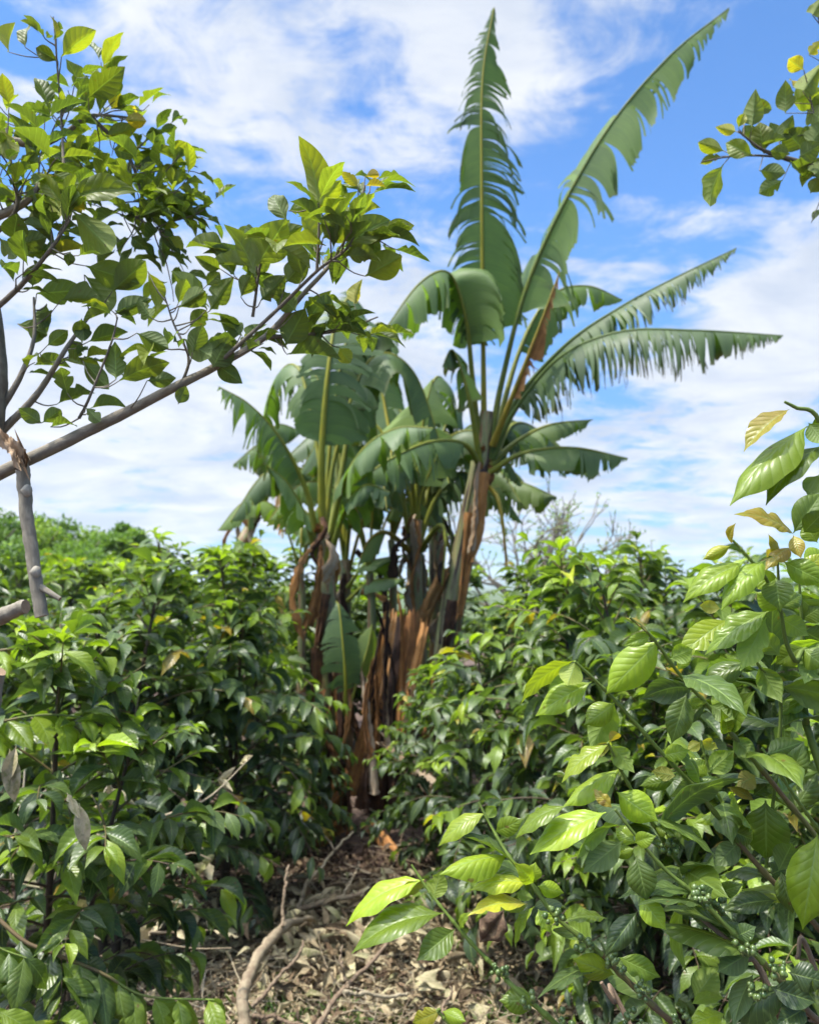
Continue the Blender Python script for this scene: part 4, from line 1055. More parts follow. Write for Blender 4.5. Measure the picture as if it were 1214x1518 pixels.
for a in [((950, 452), (906, 572), 58, .5, -1, .8), ((945, 430), (886, 452), 26, .72, -1), ((952, 416), (878, 392), 42, .68, -1), ((1030, 428), (952, 392), 52, .4, 1, .8), ((985, 362), (928, 350), 32, .85, -1), ((990, 352), (1008, 312), 28, .7, 1), ((1028, 350), (1038, 248), 56, .45, -1), ((1008, 302), (1090, 296), 42, .4, 1), ((1060, 422), (1048, 335), 62, .42, 1),
          ((1120, 312), (1120, 224), 52, .45, -1), ((1105, 392), (1138, 322), 46, .45, -1), ((1100, 384), (1078, 338), 42, .35, -1), ((1170, 412), (1118, 356), 72, .4, -1), ((1132, 424), (1078, 414), 42, .3, -1), ((1048, 470), (1122, 476), 46, .28, -1), ((1112, 496), (1048, 532), 50, .25, -1), ((1158, 432), (1218, 398), 60, .3, -1), ((1170, 192), (1126, 162), 46, .85, -1), ((1184, 152), (1220, 112), 34, .88, -1),
          ((1138, 284), (1220, 246), 72, .55, -1, .85), ((1178, 302), (1222, 330), 62, .5, -1), ((1152, 374), (1218, 362), 42, .22, -1), ((1188, 532), (1220, 486), 44, .6, -1), ((1194, 42), (1218, 0), 42, .6, -1), ((1168, 252), (1218, 180), 62, .55, -1), ((1140, 240), (1135, 215), 14, .9, 1), ((1050, 395), (1120, 380), 30, .35, -1), ((1000, 372), (1040, 352), 40, .3, -1), ((1190, 400), (1230, 330), 70, .35, -1), ((1200, 480), (1240, 440), 60, .4, -1), ((1190, 440), (1225, 490), 55, .3, -1)]:
    br = a[5] if len(a) > 5 else None
    s2.add(R3, 1.856, *a[:5], 1.9 + random.uniform(-.04, .03), random.uniform(-.03, .03), br)
for q in range(40):
    i = random.randint(4, 16); b = tw[0][i] + np.random.default_rng(q).normal(0, .07, 3); v = nrm(np.random.default_rng(q + 99).normal(0, 1, 3)); L = .09
    if b[0] > .93: s2.B.append(b); s2.T.append(b + v * L); s2.N.append(np.array([0, -.2, 1.0])); s2.W.append(L * .25); s2.To.append((random.uniform(.2, .6), .5, .5))
mb = MB()
for k, l in enumerate(tw): tube(mb, l, np.linspace(.012 if k == 0 else .003, .0015, len(l)), 8, tone=(.25, .4, .5))
for b in s2.B:
    _, k, i = nearest(b, tw)
    if _ < .15: tube(mb, np.array([tw[k][max(0, i - 2)], b]), [.0014, .0009], 4, tone=(.5, .5, .5))
bo = put(mb, 'branch', [M['bark']], T2); s2.put('leaves', bo)

# ------------------------------------------------------------------ the near coffee bush on the right (in focus)
HB = np.array([.78, .98, 0.0])
HERO = empty('coffee_bush', 'large sharp coffee bush filling the right foreground with green berries on its branches', 'coffee bush', HB, 'coffee bushes in the foreground')
mb = MB()
mst = [catmull([HB, HB + [-.02, .02, .45], P(*R1b(1260, 500), 1.12), P(*R8(1160, 1284), 1.14), P(*R8(1145, 950), 1.14), P(*R8(1132, 735), 1.13)], 40),
       catmull([HB + [.03, 0, 0], HB + [.0, .0, .5], P(*R1b(1300, 200), 1.06), P(*R8(1110, 1060), 1.05), P(*R8(1062, 880), 1.04), P(*R8(1047, 670), 1.03)], 40),
       catmull([HB + [.04, -.04, 0], HB + [.02, -.03, .7], P(1262, 1000, .95), P(1250, 760, .93), P(1214, 625, .92), P(*R8(1120, 65), .92), P(*R8(1075, 42), .92)], 40)]
for m_, r_ in zip(mst, (.008, .0055, .005)):
    tube(mb, m_, np.linspace(r_, .0015, 40), 10, tone=(.8, .5, .5), rough=.02)
put(mb, 'stem', [M['coffee_stem']], HERO)

HBR = {   # name: points (photo px via zoom, distance), radius, tone along
 'a': ([(1330, 1500, 1.12), (1240, 1290, 1.1), (*R1b(1060, 470), 1.08), (*R1b(870, 240), 1.06), (*R1b(760, 110), 1.05), (*R1b(660, 0), 1.04), (*R8(545, 968), 1.02), (*R8(462, 896), 1.01)], .0042),
 'b': ([(1320, 1520, 1.1), (*R1b(1214, 1010), 1.09), (*R1b(1000, 790), 1.08), (*R1b(850, 610), 1.07), (*R1b(720, 450), 1.06), (*R1b(590, 310), 1.05), (*R1b(430, 130), 1.04), (*R8(340, 1160), 1.03), (*R8(245, 1070), 1.02)], .0042),
 'c': ([(*R1b(860, 980), 1.07), (*R1b(690, 790), 1.06), (*R1b(560, 600), 1.04), (*R1b(460, 440), 1.02), (*R1b(375, 270), 1.0)], .0034),
 'd': ([(1330, 1580, .98), (*R1b(1214, 1375), .98), (*R1b(1070, 1220), .98), (*R1b(960, 1110), .98), (*R1b(880, 1030), .98), (*R1b(740, 890), .98), (*R1b(590, 760), .98), (*R1b(480, 630), .98), (*R1b(405, 535), .98)], .0044),
 'e': ([(1120, 1600, 1.02), (*R1b(640, 1385), 1.02), (*R1b(430, 1190), 1.02), (*R1b(320, 1080), 1.02), (*R1b(170, 960), 1.03), (*R2b(1180, 340), 1.04), (*R2b(1100, 245), 1.05), (*R2b(1030, 130), 1.07), (*R2b(975, 25), 1.08)], .0040),
 'f': ([(930, 1620, 1.05), (*R1b(170, 1385), 1.05), (*R1b(0, 1235), 1.06), (*R2b(1060, 690), 1.08), (*R2b(960, 590), 1.09), (*R2b(850, 460), 1.1), (*R2b(780, 370), 1.11), (*R2b(712, 268), 1.12)], .0038),
 'g': ([(*R1b(900, 620), 1.12), (*R1b(800, 450), 1.12), (*R1b(742, 258), 1.12)], .0024),
 'h': ([(1290, 1330, 1.05), (*R1b(1200, 600), 1.03), (*R1b(1100, 460), 1.02), (*R1b(985, 290), 1.02)], .0028),
 'i': ([(*R1b(1000, 790), 1.12), (*R8(1060, 1240), 1.1), (*R8(975, 1090), 1.09), (*R8(890, 950), 1.08)], .0026),
 'j': ([(*R8(1062, 880), 1.04), (*R8(1000, 740), 1.03), (*R8(940, 668), 1.02), (*R8(870, 590), 1.02)], .0022),
 'k': ([(760, 1620, 1.02), (*R2b(840, 870), 1.03), (*R2b(822, 832), 1.03)], .0022),
}
HBL = {k: catmull([P(*x) for x in v[0]], 60) for k, v in HBR.items()}
HBL['s0'], HBL['s1'], HBL['s2'] = mst
HLS = {k: LeafSet(HC, M['coffee'], .42) for k in HBL}


def hl(zoom, k, b, tp, w, tone=.5, side=1, dd=None, br=None, d=None):
    tone = tone + .05 if .44 < tone < .72 else tone
    bx, by = zoom(*b)
    best = min(((np.hypot(607 + F0 * ((p - CAM) @ RGT) / ((p - CAM) @ FWD) - bx, 759 - F0 * ((p - CAM) @ UPV) / ((p - CAM) @ FWD) - by), (p - CAM) @ FWD, n) for n, l in HBL.items() for p in l[::2]))
    HLS[best[2]].add(zoom, k, b, tp, w, tone, side, best[1] if d is None else d, random.uniform(-.03, .02) if dd is None else dd, br)


for a in [((1095, 72), (913, 240), 76, .9, 1, None, .35), ((1165, 138), (848, 434), 128, .52, 1), ((1224, 215), (988, 422), 92, .4, 1), ((1110, 562), (1228, 395), 120, .35, 1), ((1112, 568), (898, 466), 54, .9, 1, None, .3), ((1170, 125), (1240, 215), 80, .42, -1),
          ((866, 604), (872, 526), 28, .9, 1), ((862, 612), (754, 666), 52, .85, 1), ((918, 680), (668, 818), 96, .58, 1), ((1002, 668), (818, 842), 98, .45, 1, None, .9), ((1072, 676), (1240, 760), 104, .42, 1, None, 1), ((1040, 742), (1058, 866), 118, .35, 1), ((1012, 872), (756, 1028), 108, .42, 1, None, .95),
          ((852, 906), (648, 1052), 108, .66, 1), ((1046, 668), (1012, 566), 34, .9, 1), ((822, 862), (738, 848), 54, .88, -1), ((580, 985), (366, 1202), 148, .56, 1), ((545, 965), (440, 1008), 52, .5, 1), ((542, 968), (456, 890), 16, .93, 1), ((243, 1068), (16, 1216), 70, .76, -1), ((250, 1070), (212, 1172), 96, .78, -1),
          ((312, 1152), (84, 1284), 104, .58, 1), ((404, 1236), (286, 1320), 96, .6, 1), ((650, 1106), (704, 1030), 48, .5, 1), ((938, 1076), (686, 1180), 96, .35, 1), ((770, 1242), (596, 1300), 96, .3, 1), ((1228, 985), (1150, 1166), 110, .42, -1, None, 1), ((1224, 990), (1008, 1068), 66, .5, -1, None, .9), ((1002, 896), (896, 1116), 112, .55, -1),
          ((972, 1086), (1064, 1232), 96, .5, -1), ((1140, 820), (1230, 900), 90, .36, 1), ((1060, 860), (1150, 800), 70, .4, 1), ((1130, 740), (1230, 640), 70, .8, 1, None, .3), ((1100, 620), (1000, 690), 60, .92, 1, None, .4), ((1110, 570), (1140, 660), 60, .92, 1, None, .7), ((1150, 950), (1240, 1000), 100, .3, 1), ((1060, 1050), (960, 950), 90, .5, -1),
          ((620, 1060), (720, 1020), 80, .5, -1), ((800, 1284), (860, 1180), 90, .45, 1), ((1155, 1180), (1240, 1120), 90, .35, 1), ((1150, 560), (1238, 470), 84, .4, 1), ((1150, 690), (1244, 640), 104, .45, 1, None, .9), ((1060, 765), (940, 735), 84, .5, 1), ((1065, 862), (962, 796), 92, .52, 1), ((1140, 905), (1234, 845), 92, .4, 1), ((1150, 1022), (1234, 1092), 104, .4, 1), ((1145, 1012), (1040, 1082), 92, .45, 1), ((1062, 900), (1164, 965), 92, .5, -1), ((1205, 600), (1150, 520), 80, .45, 1), ((1212, 330), (1160, 420), 80, .5, -1), ((1200, 90), (1244, 180), 80, .5, 1), ((1155, 1190), (1060, 1290), 90, .5, -1)]:
    hl(R8, 2.674, *a)
for a in [((378, 278), (182, 412), 72, .72, 1), ((386, 266), (306, 335), 46, .9, -1), ((380, 268), (420, 232), 40, .93, -1), ((428, 372), (188, 518), 82, .6, 1), ((392, 280), (478, 385), 84, .58, -1), ((368, 545), (62, 702), 118, .62, 1, None, .8), ((215, 520), (6, 648), 62, .5, 1), ((410, 465), (575, 582), 124, .55, 1, None, .9), ((392, 528), (318, 452), 50, .92, 1),
          ((482, 664), (402, 598), 66, .5, 1), ((482, 664), (562, 640), 64, .48, 1), ((488, 718), (532, 902), 116, .3, 1), ((480, 690), (396, 720), 54, .5, 1), ((434, 660), (276, 784), 104, .32, -1), ((394, 600), (232, 716), 54, .45, -1), ((402, 108), (304, 302), 118, .55, -1), ((686, 76), (628, 274), 104, .32, 1), ((680, 116), (770, 110), 44, .58, 1),
          ((938, 514), (712, 572), 62, .48, 1), ((1000, 498), (1004, 748), 178, .38, 1), ((1206, 630), (1146, 1014), 172, .55, 1), ((1000, 318), (1160, 262), 90, .3, 1), ((1090, 440), (1150, 270), 90, .3, 1), ((738, 436), (670, 288), 44, .28, 1, None, 1), ((732, 416), (836, 436), 46, .3, 1, None, 1), ((646, 402), (546, 382), 58, .86, -1), ((742, 268), (690, 300), 46, .88, -1), ((748, 262), (806, 290), 50, .86, -1),
          ((772, 392), (876, 300), 90, .6, -1), ((770, 400), (700, 330), 70, .58, 1), ((644, 414), (498, 442), 64, .42, 1), ((500, 880), (606, 1012), 92, .55, 1, None, .9), ((492, 938), (366, 1114), 92, .12, 1), ((372, 966), (206, 964), 46, .4, 1), ((100, 930), (148, 1022), 70, .6, 1), ((402, 1190), (246, 1130), 96, .72, 1, None, .3), ((418, 1120), (590, 1202), 90, .4, 1, None, .95),
          ((718, 1284), (812, 1158), 112, .58, -1), ((706, 1306), (836, 1268), 46, .55, -1), ((840, 1345), (686, 1390), 70, .6, 1), ((940, 1100), (808, 1180), 96, .25, -1), ((950, 1190), (868, 1390), 88, .22, -1), ((1042, 896), (826, 930), 84, .2, 1), ((1090, 1180), (1240, 1220), 110, .12, 1), ((1020, 1240), (1200, 1300), 100, .1, 1), ((1160, 1320), (1040, 1390), 90, .15, 1),
          ((806, 868), (910, 830), 60, .35, 1), ((80, 826), (16, 752), 66, .66, 1), ((98, 838), (206, 866), 66, .62, 1), ((950, 480), (1050, 400), 70, .35, 1), ((1100, 560), (1210, 380), 100, .35, 1), ((1050, 780), (1110, 660), 100, .3, -1), ((1060, 780), (1110, 950), 90, .3, 1), ((870, 250), (960, 330), 80, .5, -1), ((850, 230), (830, 150), 60, .5, 1),
          ((590, 320), (700, 300), 70, .55, 1), ((720, 460), (620, 540), 60, .35, -1), ((850, 610), (960, 660), 80, .3, 1), ((900, 660), (800, 760), 90, .25, -1), ((560, 600), (640, 640), 50, .45, 1), ((740, 740), (640, 820), 60, .35, -1), ((780, 120), (880, 180), 80, .45, -1), ((956, 500), (850, 440), 40, .92, 1), ((960, 400), (890, 440), 80, .9, -1, None, .2),
          ((1160, 100), (1050, 150), 60, .45, 1), ((1040, 60), (1150, 30), 50, .3, 1), ((1170, 280), (1080, 380), 90, .5, -1), ((640, 600), (760, 660), 60, .38, 1), ((880, 1040), (960, 1000), 70, .2, 1), ((700, 860), (820, 880), 70, .2, 1), ((1000, 800), (1090, 760), 80, .25, 1)]:
    hl(R1b, 2.674, *a)
for a in [((762, 326), (438, 480), 92, .62, 1, None, .95), ((772, 338), (640, 388), 50, .86, -1), ((792, 410), (832, 288), 84, .66, -1), ((838, 458), (468, 592), 116, .42, 1), ((882, 520), (732, 644), 104, .32, 1), ((900, 520), (934, 452), 32, .5, 1), ((1002, 66), (818, 192), 72, .66, 1), ((1006, 88), (1042, 36), 46, .62, -1), ((1092, 232), (826, 284), 92, .62, 1, -.04), ((1040, 140), (1150, 90), 76, .45, 1),
          ((1172, 342), (942, 346), 72, .78, 1, None, .95), ((1166, 424), (932, 446), 62, .86, 1, None, .9), ((1192, 432), (1098, 592), 44, .6, 1), ((1182, 332), (1196, 262), 66, .62, 1), ((830, 838), (706, 892), 70, .84, 1), ((1200, 800), (1056, 800), 96, .42, 1), ((1190, 400), (1120, 380), 40, .6, -1), ((1165, 430), (1070, 440), 40, .7, -1), ((832, 842), (920, 880), 60, .55, 1)]:
    hl(R2b, 2.639, *a)
# fill: smaller and older leaves deeper inside the bush, in pairs along the branches
g = np.random.default_rng(55)
for k in ('a', 'b', 'c', 'd', 'e', 'i', 'g', 's0', 's1', 'h'):
    l = HBL[k]
    lo, hi = (10, 46) if k in ('a', 'b', 'd', 'e') else (8, 36)
    for i in range(lo, min(hi, len(l)), 4):
        for sg in (-1, 1):
            if g.random() < (.72 if k in ('a', 'b', 'd', 'e', 'g', 'h') else .4): continue
            tdir = nrm(l[min(i + 1, len(l) - 1)] - l[i - 1])
            sv = nrm(np.cross(tdir, [0, 0, 1])) * sg
            if sg < 0 and k in ('d', 'e'): sv = sv * .5
            v = nrm(tdir * .5 + sv + np.array([0, g.uniform(.4, 1.1), g.uniform(-.7, .0)]))
            L = g.uniform(.08, .13); s = HLS[k]
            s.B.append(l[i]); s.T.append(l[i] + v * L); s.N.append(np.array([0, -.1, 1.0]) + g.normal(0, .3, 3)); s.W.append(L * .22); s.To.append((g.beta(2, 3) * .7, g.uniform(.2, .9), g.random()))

ico_v, ico_f = [], []
for a in range(7):
    for b in range(8):
        th = PI * a / 6; ph = 2 * PI * b / 8
        ico_v.append((math.sin(th) * math.cos(ph), math.sin(th) * math.sin(ph), math.cos(th) * 1.12))
for a in range(6):
    for b in range(8):
        ico_f.append((a * 8 + b, (a + 1) * 8 + b, (a + 1) * 8 + (b + 1) % 8, a * 8 + (b + 1) % 8))
ico_v = np.array(ico_v)
CL = [(R1b, 700, 800), (R1b, 735, 880), (R1b, 850, 985), (R1b, 915, 1070), (R1b, 1045, 1170), (R1b, 275, 1065), (R1b, 405, 1145), (R1b, 508, 1250), (R1b, 60, 1285), (R1b, 210, 1370), (R1b, 470, 1372), (R1b, 620, 680), (R1b, 800, 905), (R2b, 1056, 690), (R1b, 165, 955), (R1b, 660, 1370), (R1b, 1000, 790), (R1b, 960, 1250)]
CLB = {}
for z, x, y in CL:
    px, py = z(x, y)
    best = min(((np.hypot(607 + F0 * ((p - CAM) @ RGT) / ((p - CAM) @ FWD) - px, 759 - F0 * ((p - CAM) @ UPV) / ((p - CAM) @ FWD) - py), (p - CAM) @ FWD, n) for n, l in HBL.items() for p in l[::2]))
    CLB.setdefault(best[2], []).append(P(px, py, best[1] - .014))
for k, l in HBL.items():
    if k in HBR:
        mb = MB(); n = len(l)
        c1 = {'a': .85, 'b': .85, 'd': .75}.get(k, .85)
        r = np.interp(np.linspace(0, 1, n), [0, 1], [HBR[k][1], .0016])
        for nd in range(5, n, 5): r[nd] *= 1.35
        for q in range(0, n - 1, 10):
            tt_ = np.interp(q / n, [0, .22, .4, 1], [.5, .66, .82, c1]) if k in ('a', 'b', 'd', 'e') else .85
            tube(mb, l[q:q + 11], r[q:q + 11], 8, tone=(tt_, .55, .5))
        bo = put(mb, 'branch', [M['coffee_stem']], HERO)
    else:
        bo = HERO
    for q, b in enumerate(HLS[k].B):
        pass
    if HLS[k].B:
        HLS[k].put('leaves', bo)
    for c in CLB.get(k, []):
        mb = MB()
        for q in range(random.randint(9, 16)):
            dv = np.array([random.gauss(0, 1) * 1.2, random.gauss(0, .7) - .35, random.gauss(0, 1) * .8]); dv = nrm(dv) * random.uniform(.006, .0125)
            rr = random.uniform(.0021, .0043)
            mb.add(c + dv + ico_v * rr, ico_f, None, (.5, .5, .5))
            tip = nrm(dv)
            tube(mb, np.array([c + dv + tip * rr * .9, c + dv + tip * (rr * 1.15)]), [.0009, .0006], 6, tone=(.2, .4, .5))
        put(mb, 'coffee_cherries', [M['berry']], bo)

# dry stalks among the near branches
STK = [((*R1b(350, 1220), 1.2), (*R1b(400, 1300), 1.2), (*R1b(470, 1400), 1.2)), ((*R1b(740, 960), 1.0), (*R1b(900, 1110), 1.0), (*R1b(1075, 1400), 1.0)), ((*R1b(1120, 1120), 1.15), (*R1b(1214, 1220), 1.15))]
mb = MB()
for s_ in STK:
    q = [P(*x) for x in s_]; q.append(q[-1] + (HB - q[-1]) * .6)
    tube(mb, catmull(q, 20), np.linspace(.003, .005, 20), 6, tone=(.35, .9, .5))
o = put(mb, 'dry_branch', [M['twig']], HERO); o['label'] = 'bare tan dry branch'

# low coffee branches reaching in from the left
LB = empty('coffee_bush', 'coffee bush outside the lower left corner with one long arching branch of drooping leaves', 'coffee bush', (-1.5, 1.5, 0), 'coffee bushes in the foreground')
def spray(root, ctrl, r, n0, n1, nl, ln, tones, seed, droop=-.8, label=None):
    g = np.random.default_rng(seed); l = catmull(ctrl, 60); mb = MB()
    for q in range(0, 59, 10):
        tube(mb, l[q:q + 11], np.linspace(r * (1 - q / 90), r * (1 - (q + 10) / 90), len(l[q:q + 11])), 7, tone=(np.interp(q, [0, 25, 50], [.5, .55, .85]), .7, .5))
    bo = put(mb, 'branch', [M['coffee_stem']], root)
    if label: bo['label'] = label
    Bs, Ts, Ns, Ws, To = [], [], [], [], []
    for k in range(nl):
        i = int(n0 + (n1 - n0) * k / (nl - 1)); td = nrm(l[min(i + 1, 59)] - l[i - 1])
        for sg in (-1, 1):
            sv = nrm(np.cross(td, [0, 0, 1])) * sg
            v = nrm(sv * .5 + td * .45 + np.array([0, -.15, droop]) + g.normal(0, .12, 3)); L = ln * g.uniform(.8, 1.15) * np.interp(k / nl, [0, .75, 1], [1, .9, .55])
            Bs.append(l[i]); Ts.append(l[i] + v * L); Ns.append(np.array([0, -.55, .75]) + td * .3 + g.normal(0, .15, 3)); Ws.append(L * .225); To.append((np.clip(np.interp(k / nl, [0, 1], tones) + g.normal(0, .05), 0, 1), g.uniform(.35, .8), g.random()))
    mb = MB(); place_many(mb, HC, Bs, Ts, Ns, Ws, To); put(mb, 'leaves', [M['coffee']], bo)


mb = MB(); tube(mb, catmull([(-1.5, 1.5, 0), (-1.48, 1.5, .6), (-1.45, 1.52, 1.0)], 12), np.linspace(.015, .006, 12), 8, tone=(.2, .5, .5)); put(mb, 'stem', [M['coffee_stem']], LB)
spray(LB, [np.array([-1.48, 1.5, .6]), P(-120, 1340, 1.85), P(50, 1402, 1.85), P(150, 1442, 1.86), P(215, 1476, 1.87), P(318, 1482, 1.88)], .006, 22, 58, 9, .125, (.15, .55), 5)
spray(LB, [np.array([-1.47, 1.5, .75]), P(-160, 1320, 1.75), P(-80, 1350, 1.75), P(-10, 1400, 1.75), P(40, 1420, 1.75)], .005, 26, 58, 6, .12, (.2, .35), 6, label='short branch at the corner')
spray(LB, [np.array([-1.46, 1.51, .5]), P(-140, 1440, 1.6), P(-60, 1480, 1.55), P(0, 1500, 1.5)], .005, 30, 58, 5, .11, (.45, .6), 8, label='bright leafy branch low at the corner')
spray(LB, [np.array([-1.46, 1.51, .8]), P(-200, 1160, 1.9), P(-60, 1090, 2.0), P(60, 1060, 2.05), P(165, 1070, 2.1)], .006, 14, 58, 10, .125, (.4, .66), 9, droop=-.55)
spray(LB, [np.array([-1.46, 1.51, .9]), P(-200, 1060, 2.0), P(-60, 980, 2.1), P(60, 960, 2.15), P(120, 985, 2.2)], .006, 14, 58, 9, .125, (.45, .7), 10, droop=-.5)

# ------------------------------------------------------------------ litter, twigs, fallen branches
g = np.random.default_rng(31)
lt = [leaf_template(6, 3, COFFEE, hump=g.uniform(-.2, .3), fold=g.uniform(-.6, 1.3), wave=g.uniform(0, .25), ph=g.random(), tipc=g.uniform(-.2, .3), curl=g.uniform(-.5, 1), seed=i) for i in range(10)]
n = 13000
X = np.r_[g.normal(-.05, .75, 8500), g.uniform(-3.2, 3.2, 4500)]; Y = np.r_[g.uniform(2.2, 5.0, 8500), g.uniform(1.6, 7.5, 4500)]
pile = np.exp(-((X - .0) / .6) ** 2 - ((Y - 3.6) / .7) ** 2) * .09
b = np.stack([X, Y, g.uniform(.005, .05, n) + pile * g.random(n)], 1)
an = g.uniform(0, 2 * PI, n); L = g.uniform(.035, .105, n)
v = np.stack([np.cos(an), np.sin(an), g.normal(0, .28, n)], 1)
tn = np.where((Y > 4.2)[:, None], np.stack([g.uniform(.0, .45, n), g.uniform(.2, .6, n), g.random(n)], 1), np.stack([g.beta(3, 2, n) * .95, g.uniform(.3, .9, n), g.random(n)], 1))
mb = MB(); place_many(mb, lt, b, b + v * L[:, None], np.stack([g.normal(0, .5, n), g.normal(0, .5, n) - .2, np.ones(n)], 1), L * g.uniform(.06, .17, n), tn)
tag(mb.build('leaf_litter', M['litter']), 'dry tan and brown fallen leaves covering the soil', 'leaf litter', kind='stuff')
mb = MB()
for k in range(3200):
    x, y = (g.normal(0, .7), g.uniform(2.2, 4.6)) if k < 2600 else (g.uniform(-2.6, 2.2), g.uniform(2, 6))
    a_ = g.uniform(0, 2 * PI); L = g.uniform(.1, .5); z0 = g.uniform(.01, .07)
    p0 = np.array([x, y, z0]); p2 = p0 + [math.cos(a_) * L, math.sin(a_) * L, g.normal(0, .05)]; p2[2] = max(.01, p2[2])
    tube(mb, catmull([p0, (p0 + p2) / 2 + g.normal(0, .03, 3) * [1, 1, .6], p2], 7), np.linspace(g.choice([.0015, .002, .003, .005]), .001, 7), 5, tone=(g.uniform(.35, 1), g.uniform(.3, .9), .5))
tag(mb.build('twig_litter', M['twig']), 'dry brown twigs scattered over the leaf litter', 'twigs', kind='stuff')
mb = MB()   # green weeds and wilted prunings among the litter
wt = [leaf_template(3, 1, COFFEE, hump=.1, seed=i) for i in range(3)]
n = 2600; cen = np.array([[-.15, 3.0], [.0, 2.75], [.35, 3.2], [-.35, 2.6], [-.5, 3.1]]); ci = g.integers(0, 5, n)
b = np.concatenate([cen[ci] + g.normal(0, .13, (n, 2)), g.uniform(0, .05, (n, 1))], 1)
v = np.stack([g.normal(0, 1, n), g.normal(0, 1, n), g.uniform(.1, 1.2, n)], 1)
place_many(mb, wt, b, b + nrm(v) * g.uniform(.03, .09, (n, 1)), g.normal(0, 1, (n, 3)) + [0, 0, .5], g.uniform(.0015, .005, n), np.stack([g.uniform(.15, .55, n), g.uniform(.3, .8, n), g.random(n)], 1))
tag(mb.build('weeds', M['wood_leaf']), 'small green weeds sprouting through the litter', 'weeds', kind='stuff')
mb = MB()
n = 900; b = np.stack([g.normal(.05, .42, n), g.normal(3.75, .28, n), g.uniform(.03, .2, n)], 1)
v = nrm(np.stack([g.normal(0, 1, n), g.normal(0, 1, n), g.normal(-.2, .5, n)], 1)); L = g.uniform(.08, .15, n)
place_many(mb, lt, b, b + v * L[:, None], g.normal(0, .6, (n, 3)) + [0, -.2, 1], L * .11, np.stack([g.uniform(.35, .95, n), g.uniform(.2, .7, n), g.random(n)], 1))
tag(mb.build('wilted_leaves', M['litter']), 'heap of wilted olive leaves on the pruned branches', 'wilted leaves', kind='stuff')


def fallen(paths, label):
    p0 = paths[0][0][0]
    o = empty('fallen_branch', label, 'branch', (p0[0], p0[1], 0))
    for k, (pp, r0, r1, tn) in enumerate(paths):
        mb = MB(); l = catmull(pp, 26)
        l = catmull(pp, 60) + np.cumsum(np.random.default_rng(k + 5).normal(0, .0016, (60, 3)), 0)
        tube(mb, l, np.linspace(r0, r1, 60) * (1 + .12 * np.random.default_rng(k).normal(size=60).clip(-1, 2)), 12, tone=(tn, .6, .5), rough=.05, seed=k)
        put(mb, 'limb' if k == 0 else 'side_twig', [M['twig']], o)


def q(px, py, d): return P(px, py, d)
fallen([([q(366, 1560, 2.72), q(364, 1500, 2.78), q(368, 1462, 2.85), q(384, 1425, 2.95), q(405, 1386, 3.1), q(430, 1362, 3.3), q(465, 1356, 3.5)], .024, .015, .62),
        ([q(418, 1372, 3.2), q(420, 1335, 3.25), q(426, 1300, 3.3), q(432, 1285, 3.35)], .007, .004, .5)], 'thick curved grey branch bending up out of the litter')
fallen([([q(440, 1347, 3.6), q(480, 1335, 3.65), q(520, 1322, 3.7), q(560, 1312, 3.8)], .013, .008, .5),
        ([q(442, 1345, 3.6), q(455, 1312, 3.6), q(470, 1294, 3.65), q(500, 1258, 3.75), q(527, 1236, 3.8)], .010, .004, .7),
        ([q(499, 1260, 3.75), q(496, 1245, 3.75), q(493, 1236, 3.75)], .005, .003, .6), ([q(508, 1330, 3.65), q(522, 1300, 3.7), q(532, 1275, 3.7)], .006, .003, .7)], 'forked pale branch rising across the brown soil')
fallen([([q(374, 1492, 2.75), q(410, 1455, 2.8), q(437, 1420, 2.85), q(455, 1386, 2.9)], .008, .004, .45)], 'straight reddish twig leaning over the thick curved branch')
fallen([([q(462, 1540, 2.6), q(490, 1492, 2.7), q(515, 1463, 2.8), q(545, 1430, 2.9), q(575, 1390, 3.0), q(584, 1372, 3.0)], .010, .005, .4), ([q(515, 1463, 2.8), q(506, 1430, 2.82), q(512, 1405, 2.85)], .006, .003, .5)], 'long tan stick slanting through the middle of the litter')
fallen([([q(375, 1506, 2.7), q(420, 1502, 2.7), q(455, 1512, 2.65)], .007, .005, .35)], 'short reddish stick lying beside the foot of the curved branch')
fallen([([q(510, 1470, 2.75), q(560, 1468, 2.8), q(610, 1465, 2.9)], .007, .005, .8)], 'pale level stick lying on the dry leaves')
fallen([([q(655, 1502, 2.3), q(668, 1478, 2.35), q(672, 1452, 2.4)], .005, .002, .45)], 'thin upright twig above the bottom yellow leaf')
fallen([([q(600, 1262, 4.2), q(630, 1250, 4.3), q(660, 1244, 4.4)], .010, .008, .3), ([q(610, 1260, 4.2), q(616, 1230, 4.3)], .006, .004, .3)], 'dark stick lying under the right coffee bushes')
gt = np.random.default_rng(909)
DB = empty('brush_pile', 'tangle of pale dry sticks and withered leaves under the left coffee bushes', 'brush pile', G(90, 1330))
